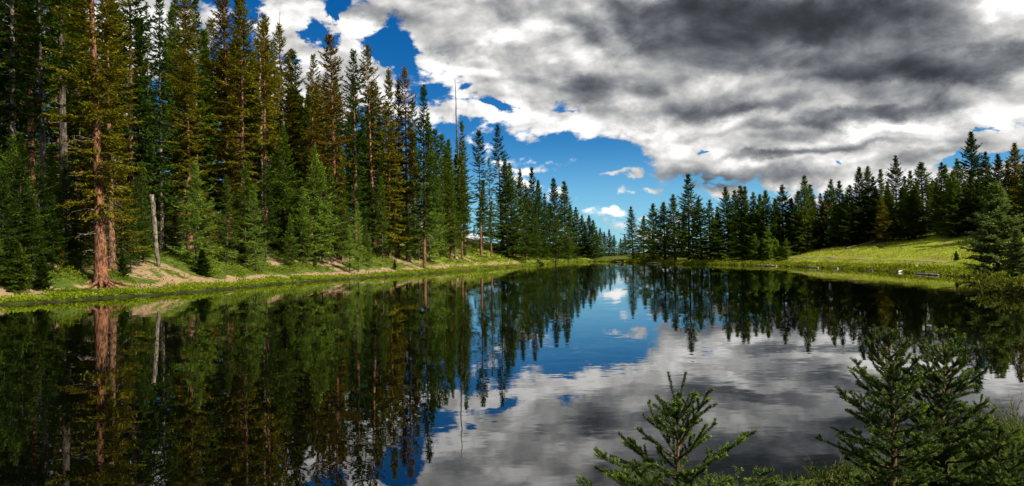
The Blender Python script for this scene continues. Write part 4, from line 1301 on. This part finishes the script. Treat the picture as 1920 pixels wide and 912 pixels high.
# ---------------------------------------------------------------- the young spruces on the near bank
def near_spruce(label, p, H, R, seed, pw=.72, top=None, whorls=8, twin=False, bare_tip=False, dens=2700, lean=(0, 0), nlen=.0145):
    if top is not None: H = at_depth(top[0], top[1], p[1])[2] - p[2]
    rng = np.random.default_rng(seed)
    zv = np.array([0, 0, 1.0])
    S0, S1, AGE, RAD = [], [], [], []
    def shoot(pts, rad, age_tip):
        n = len(pts) - 1
        for i in range(n):
            S0.append(pts[i]); S1.append(pts[i + 1]); AGE.append(age_tip if i >= n - 1 else 0.0); RAD.append(rad * (1 - .6 * i / n))
    def curve(p0, d, L, upk, n=4, wob=.07):
        pts = [np.array(p0)]; d = np.array(d)
        for i in range(n):
            d = norm(d + zv * upk + rng.normal(0, wob, 3)); pts.append(pts[-1] + d * L / n)
        return pts
    wood = Geo()
    tz = np.linspace(0, 1, 14)
    stem = np.stack([lean[0] * tz ** 1.5 + np.cumsum(rng.normal(0, .004, 14)), lean[1] * tz ** 1.5 + np.cumsum(rng.normal(0, .004, 14)), H * (0.86 if twin else 1.0) * tz], -1)
    tube(wood, stem, .021 * H * (1 - .86 * tz), 8)
    at = lambda t: np.array([np.interp(t, tz, stem[:, i]) for i in range(3)])
    first = 8 if not bare_tip else 10
    for i in range(first, 13):
        if bare_tip and i in (10, 11): continue
        S0.append(stem[i]); S1.append(stem[i + 1]); AGE.append(.3); RAD.append(.004)
    tip = stem[-1]
    if twin:
        for dx in (-.30, .42):
            shoot(curve(tip, norm(np.array([dx, .05, 1])), H * .17, .1, 4, .03), .005, .0)
        for k in range(5):
            a = rng.uniform(0, 6.283); shoot(curve(tip - zv * .03, norm(np.array([math.cos(a), math.sin(a), .9])), H * .075, .1, 2), .004, .2)
    elif bare_tip:
        for k in range(6):
            a = k * 1.05 + rng.uniform(-.2, .2); shoot(curve(tip, norm(np.array([math.cos(a), math.sin(a) * .6, .35])), H * .06, .15, 3), .004, 1.0)
    else:
        for k in range(5):
            a = k * 1.26; shoot(curve(tip - zv * H * .05, norm(np.array([math.cos(a), math.sin(a), 1.1])), H * .07, .1, 3), .004, .3)
    levels = list(np.linspace(.05, .93 if not bare_tip else .84, whorls))
    for wi, t in enumerate(levels):
        nb = rng.integers(4, 7)
        a0 = rng.uniform(0, 6.28)
        for b in range(nb + 2):
            main = b < nb
            tt_ = min(.97, t + (rng.normal(0, .008) if main else rng.uniform(.01, .09)))
            L = R * (1 - tt_) ** pw * rng.uniform(.55, 1.2) * (1.0 if main else .5) + .03 * H
            a = a0 + b * 6.283 / nb + rng.normal(0, .18)
            el = .12 + .62 * tt_ ** 1.5 + rng.normal(0, .08)
            d = np.array([math.cos(a) * math.cos(el), math.sin(a) * math.cos(el), math.sin(el)])
            n = 6
            pts = curve(at(tt_), d, L, .05 + .05 * tt_, n, .09)
            fresh = rng.random() < .4
            shoot(pts[1:], .006, .75 if fresh else 0)
            tube(wood, pts, np.linspace(.006, .002, len(pts)) * (H ** .5), 5)
            sp = .066
            m = int(L / sp)
            for j in range(m):
                s = (.16 + .84 * (j + rng.uniform(0, 1)) / max(m, 1))
                if s > .97: continue
                f = s * n; i0 = min(int(f), n - 1); q = pts[i0] + (pts[i0 + 1] - pts[i0]) * (f - i0)
                dd = norm(pts[i0 + 1] - pts[i0]); pr = norm(np.cross(dd, zv))
                for sg in (-1, 1):
                    if rng.random() < .34: continue
                    l2 = min(.035 + .52 * L * (1 - s), .26) * rng.uniform(.4, 1.2)
                    d2 = norm(dd * .75 + pr * sg * rng.uniform(.6, 1.0) + zv * rng.uniform(-.15, .22))
                    p2 = curve(q, d2, l2, .05, 3, .06)
                    fr = rng.random() < .38
                    shoot(p2, .004, (.9 if fr else .1))
                    if l2 > .09:
                        for j2 in range(int(l2 / .075)):
                            s2 = rng.uniform(.3, .9); q2 = p2[0] + (p2[-1] - p2[0]) * s2
                            d3 = norm(d2 * .8 + np.cross(d2, zv) * rng.choice([-1, 1]) * .8 + zv * rng.uniform(-.1, .25))
                            p3 = curve(q2, d3, rng.uniform(.03, .07), .05, 2)
                            shoot(p3, .003, 1.0 if rng.random() < .4 else .1)
    S0 = np.array(S0); S1 = np.array(S1); AGE = np.array(AGE); RAD = np.array(RAD)
    ln = np.linalg.norm(S1 - S0, axis=1)
    sticks(wood, S0, S1, RAD * .4, RAD * .3)
    n = np.maximum(4, (ln * dens).astype(int))
    k = np.repeat(np.arange(len(S0)), n); m = len(k)
    f = rng.uniform(0, 1, m)
    axd = norm(S1 - S0)[k]
    rd = norm(np.cross(axd, rand_dir(rng, m)))
    rd = norm(rd + zv * .35)
    d = norm(axd * rng.uniform(.25, .75, m)[:, None] + rd)
    pos = S0[k] + (S1 - S0)[k] * f[:, None]
    cg = Geo()
    diamonds(cg, pos, d, nlen * rng.uniform(.75, 1.2, m), np.where(rng.random(m) < .5, .0024, .0032), norm(np.cross(d, rand_dir(rng, m))), AGE[k], .4)
    o = thing('young_spruce', label, 'tree', (p[0], p[1], p[2] - .02))
    link('trunk', wood.mesh('young_spruce_trunk', MAT['bark'], True), o, (.075, .05, .028))
    link('crown', cg.mesh('young_spruce_crown', MAT['needle_near']), o, (.030, .058, .009))
    print('near spruce needles', m)
    return o


near_spruce('wide young spruce with a forked tip standing alone in front of the water', bank_pt(1262, 4.2), .97, .78, 1, pw=.66, whorls=9, twin=True, top=(1283, 700))
near_spruce('pointed left one of the two young spruces on the near bank', bank_pt(1672, 5.0), 1.10, .50, 2, pw=.55, whorls=15, top=(1665, 618), lean=(-.02, 0))
near_spruce('young spruce with a bare crooked leader, right of its pointed twin', bank_pt(1765, 5.3), 1.10, .56, 3, pw=.65, whorls=14, top=(1776, 622), bare_tip=True, lean=(.03, 0))
near_spruce('low bushy young spruce in the grass right of the paired ones', bank_pt(1866, 5.0), .62, .55, 4, whorls=8)
near_spruce('small spruce tip peeping in at the bottom edge', bank_pt(1075, 4.3), .45, .30, 5, whorls=4)

# ---------------------------------------------------------------- words for every tree
ANCH = [(186, 'the thick red trunk'), (290, 'the leaning grey snag'), (420, 'the leaning red trunk'), (487, 'the forked dead spire'), (625, 'the big brownish spire'),
        (697, 'the bent orange trunk'), (853, 'the tall bare pole'), (936, 'the high lone spire'), (1167, 'the gap between both shores'), (1293, 'the tallest grove spruce'),
        (1468, 'the meadow corner'), (1655, 'the lone meadow pine'), (1733, 'the broad layered spruce'), (1825, 'the tallest ridge spruce'), (1885, 'the two lakeside spruces')]
FIXED = {('old', 625): 'tall brownish spruce, the big spire standing highest against the white cloud', ('old', 690): 'tall spruce with a bent orange trunk bare nearly to the middle', ('old', 935): 'high lone spire with gaps between its boughs against the blue sky',
         ('broad', 1293): 'tallest dark spruce of the grove on the far shore', ('broad', 1733): 'broad layered spruce standing at the upper edge of the meadow', ('young', 1655): 'lone olive pine with a bare brown foot on the meadow', ('broad', 1825): 'tallest spruce on the ridge behind the meadow, against white cloud',
         ('bushy', 1872): 'bushy blue green spruce at the water, the larger of the lakeside two', ('bushy', 1908): 'smaller bushy blue green spruce beside the larger lakeside one', ('bushy', 1793): 'tiny dark spruce alone on the meadow above the floating logs', ('front', 417): 'tall rusty spruce with a leaning red trunk on the slope',
         ('front', 355): 'ragged olive spruce with a brown trunk beside the leaning grey snag', ('bushy', 380): 'round dark bushy spruce between the grey snag and leaning red trunk', ('old', 211): 'thinner brown trunk close behind the thick red trunk'}
CN = {DEEP: 'dark green', MIDG: 'mid green', FRESH: 'bright green', OLIVE: 'olive', RUST: 'brownish', BLUEG: 'blue green'}
ORD = ['first', 'second', 'third', 'fourth', 'fifth', 'sixth', 'seventh', 'eighth', 'ninth', 'tenth', 'eleventh', 'twelfth', 'thirteenth', 'fourteenth']
buckets = {}
for t_ in TREES:
    o = t_['o']
    if 'label' in o: continue
    if t_.get('filler'):
        if t_['filler'] == 'under':
            o['label'] = 'young spruce growing under the tall trees of the left slope, back from the waterline'
            o['group'] = 'young spruces under the tall trees'
            continue
        L_ = t_['filler'] == 'left'
        o['label'] = 'spruce half hidden among others behind the front row of the left slope' if L_ else 'spruce half hidden among others in the grove behind the far right shore'
        o['group'] = 'half hidden spruces of the left slope' if L_ else 'half hidden spruces of the right shore'
        continue
    key = (t_['kind'], t_['px'])
    if key in FIXED:
        o['label'] = FIXED[key]; o['group'] = 'spruces of the left slope' if t_['px'] < 1165 else 'spruces of the right shore'
        continue
    a = min(ANCH, key=lambda q: abs(q[0] - t_['px']) - (6 if q[0] > t_['px'] else 0))
    side_ = 'left' if t_['px'] < a[0] else 'right'
    tier = {'young': 'young', 'bushy': 'low'}.get(t_['kind'], 'out' if t_['top'] is None or t_['top'] < 0 else 'tall')
    buckets.setdefault((a, side_, tier), []).append(t_)
for (a, side_, tier), L_ in buckets.items():
    L_.sort(key=lambda q: abs(q['px'] - a[0]))
    for k, t_ in enumerate(L_):
        c = CN.get(t_['needles'], 'grey green')
        what = {'young': f'young {c} spruce', 'low': f'low bushy {c} spruce', 'out': f'{c} spruce rising out of view', 'tall': f'tall {c} spruce'}[tier]
        noun = {'young': 'young tree', 'low': 'bushy one', 'out': 'such trunk', 'tall': 'treetop'}[tier]
        w = ORD[min(k, 13)]
        t_['o']['label'] = f'{what}, {w} {noun} {side_} of {a[1]}'
        t_['o']['group'] = {'young': 'young spruces', 'low': 'low bushy spruces', 'out': 'spruces', 'tall': 'spruces'}[tier] + (' of the left slope' if t_['px'] < 1165 else ' of the right shore')
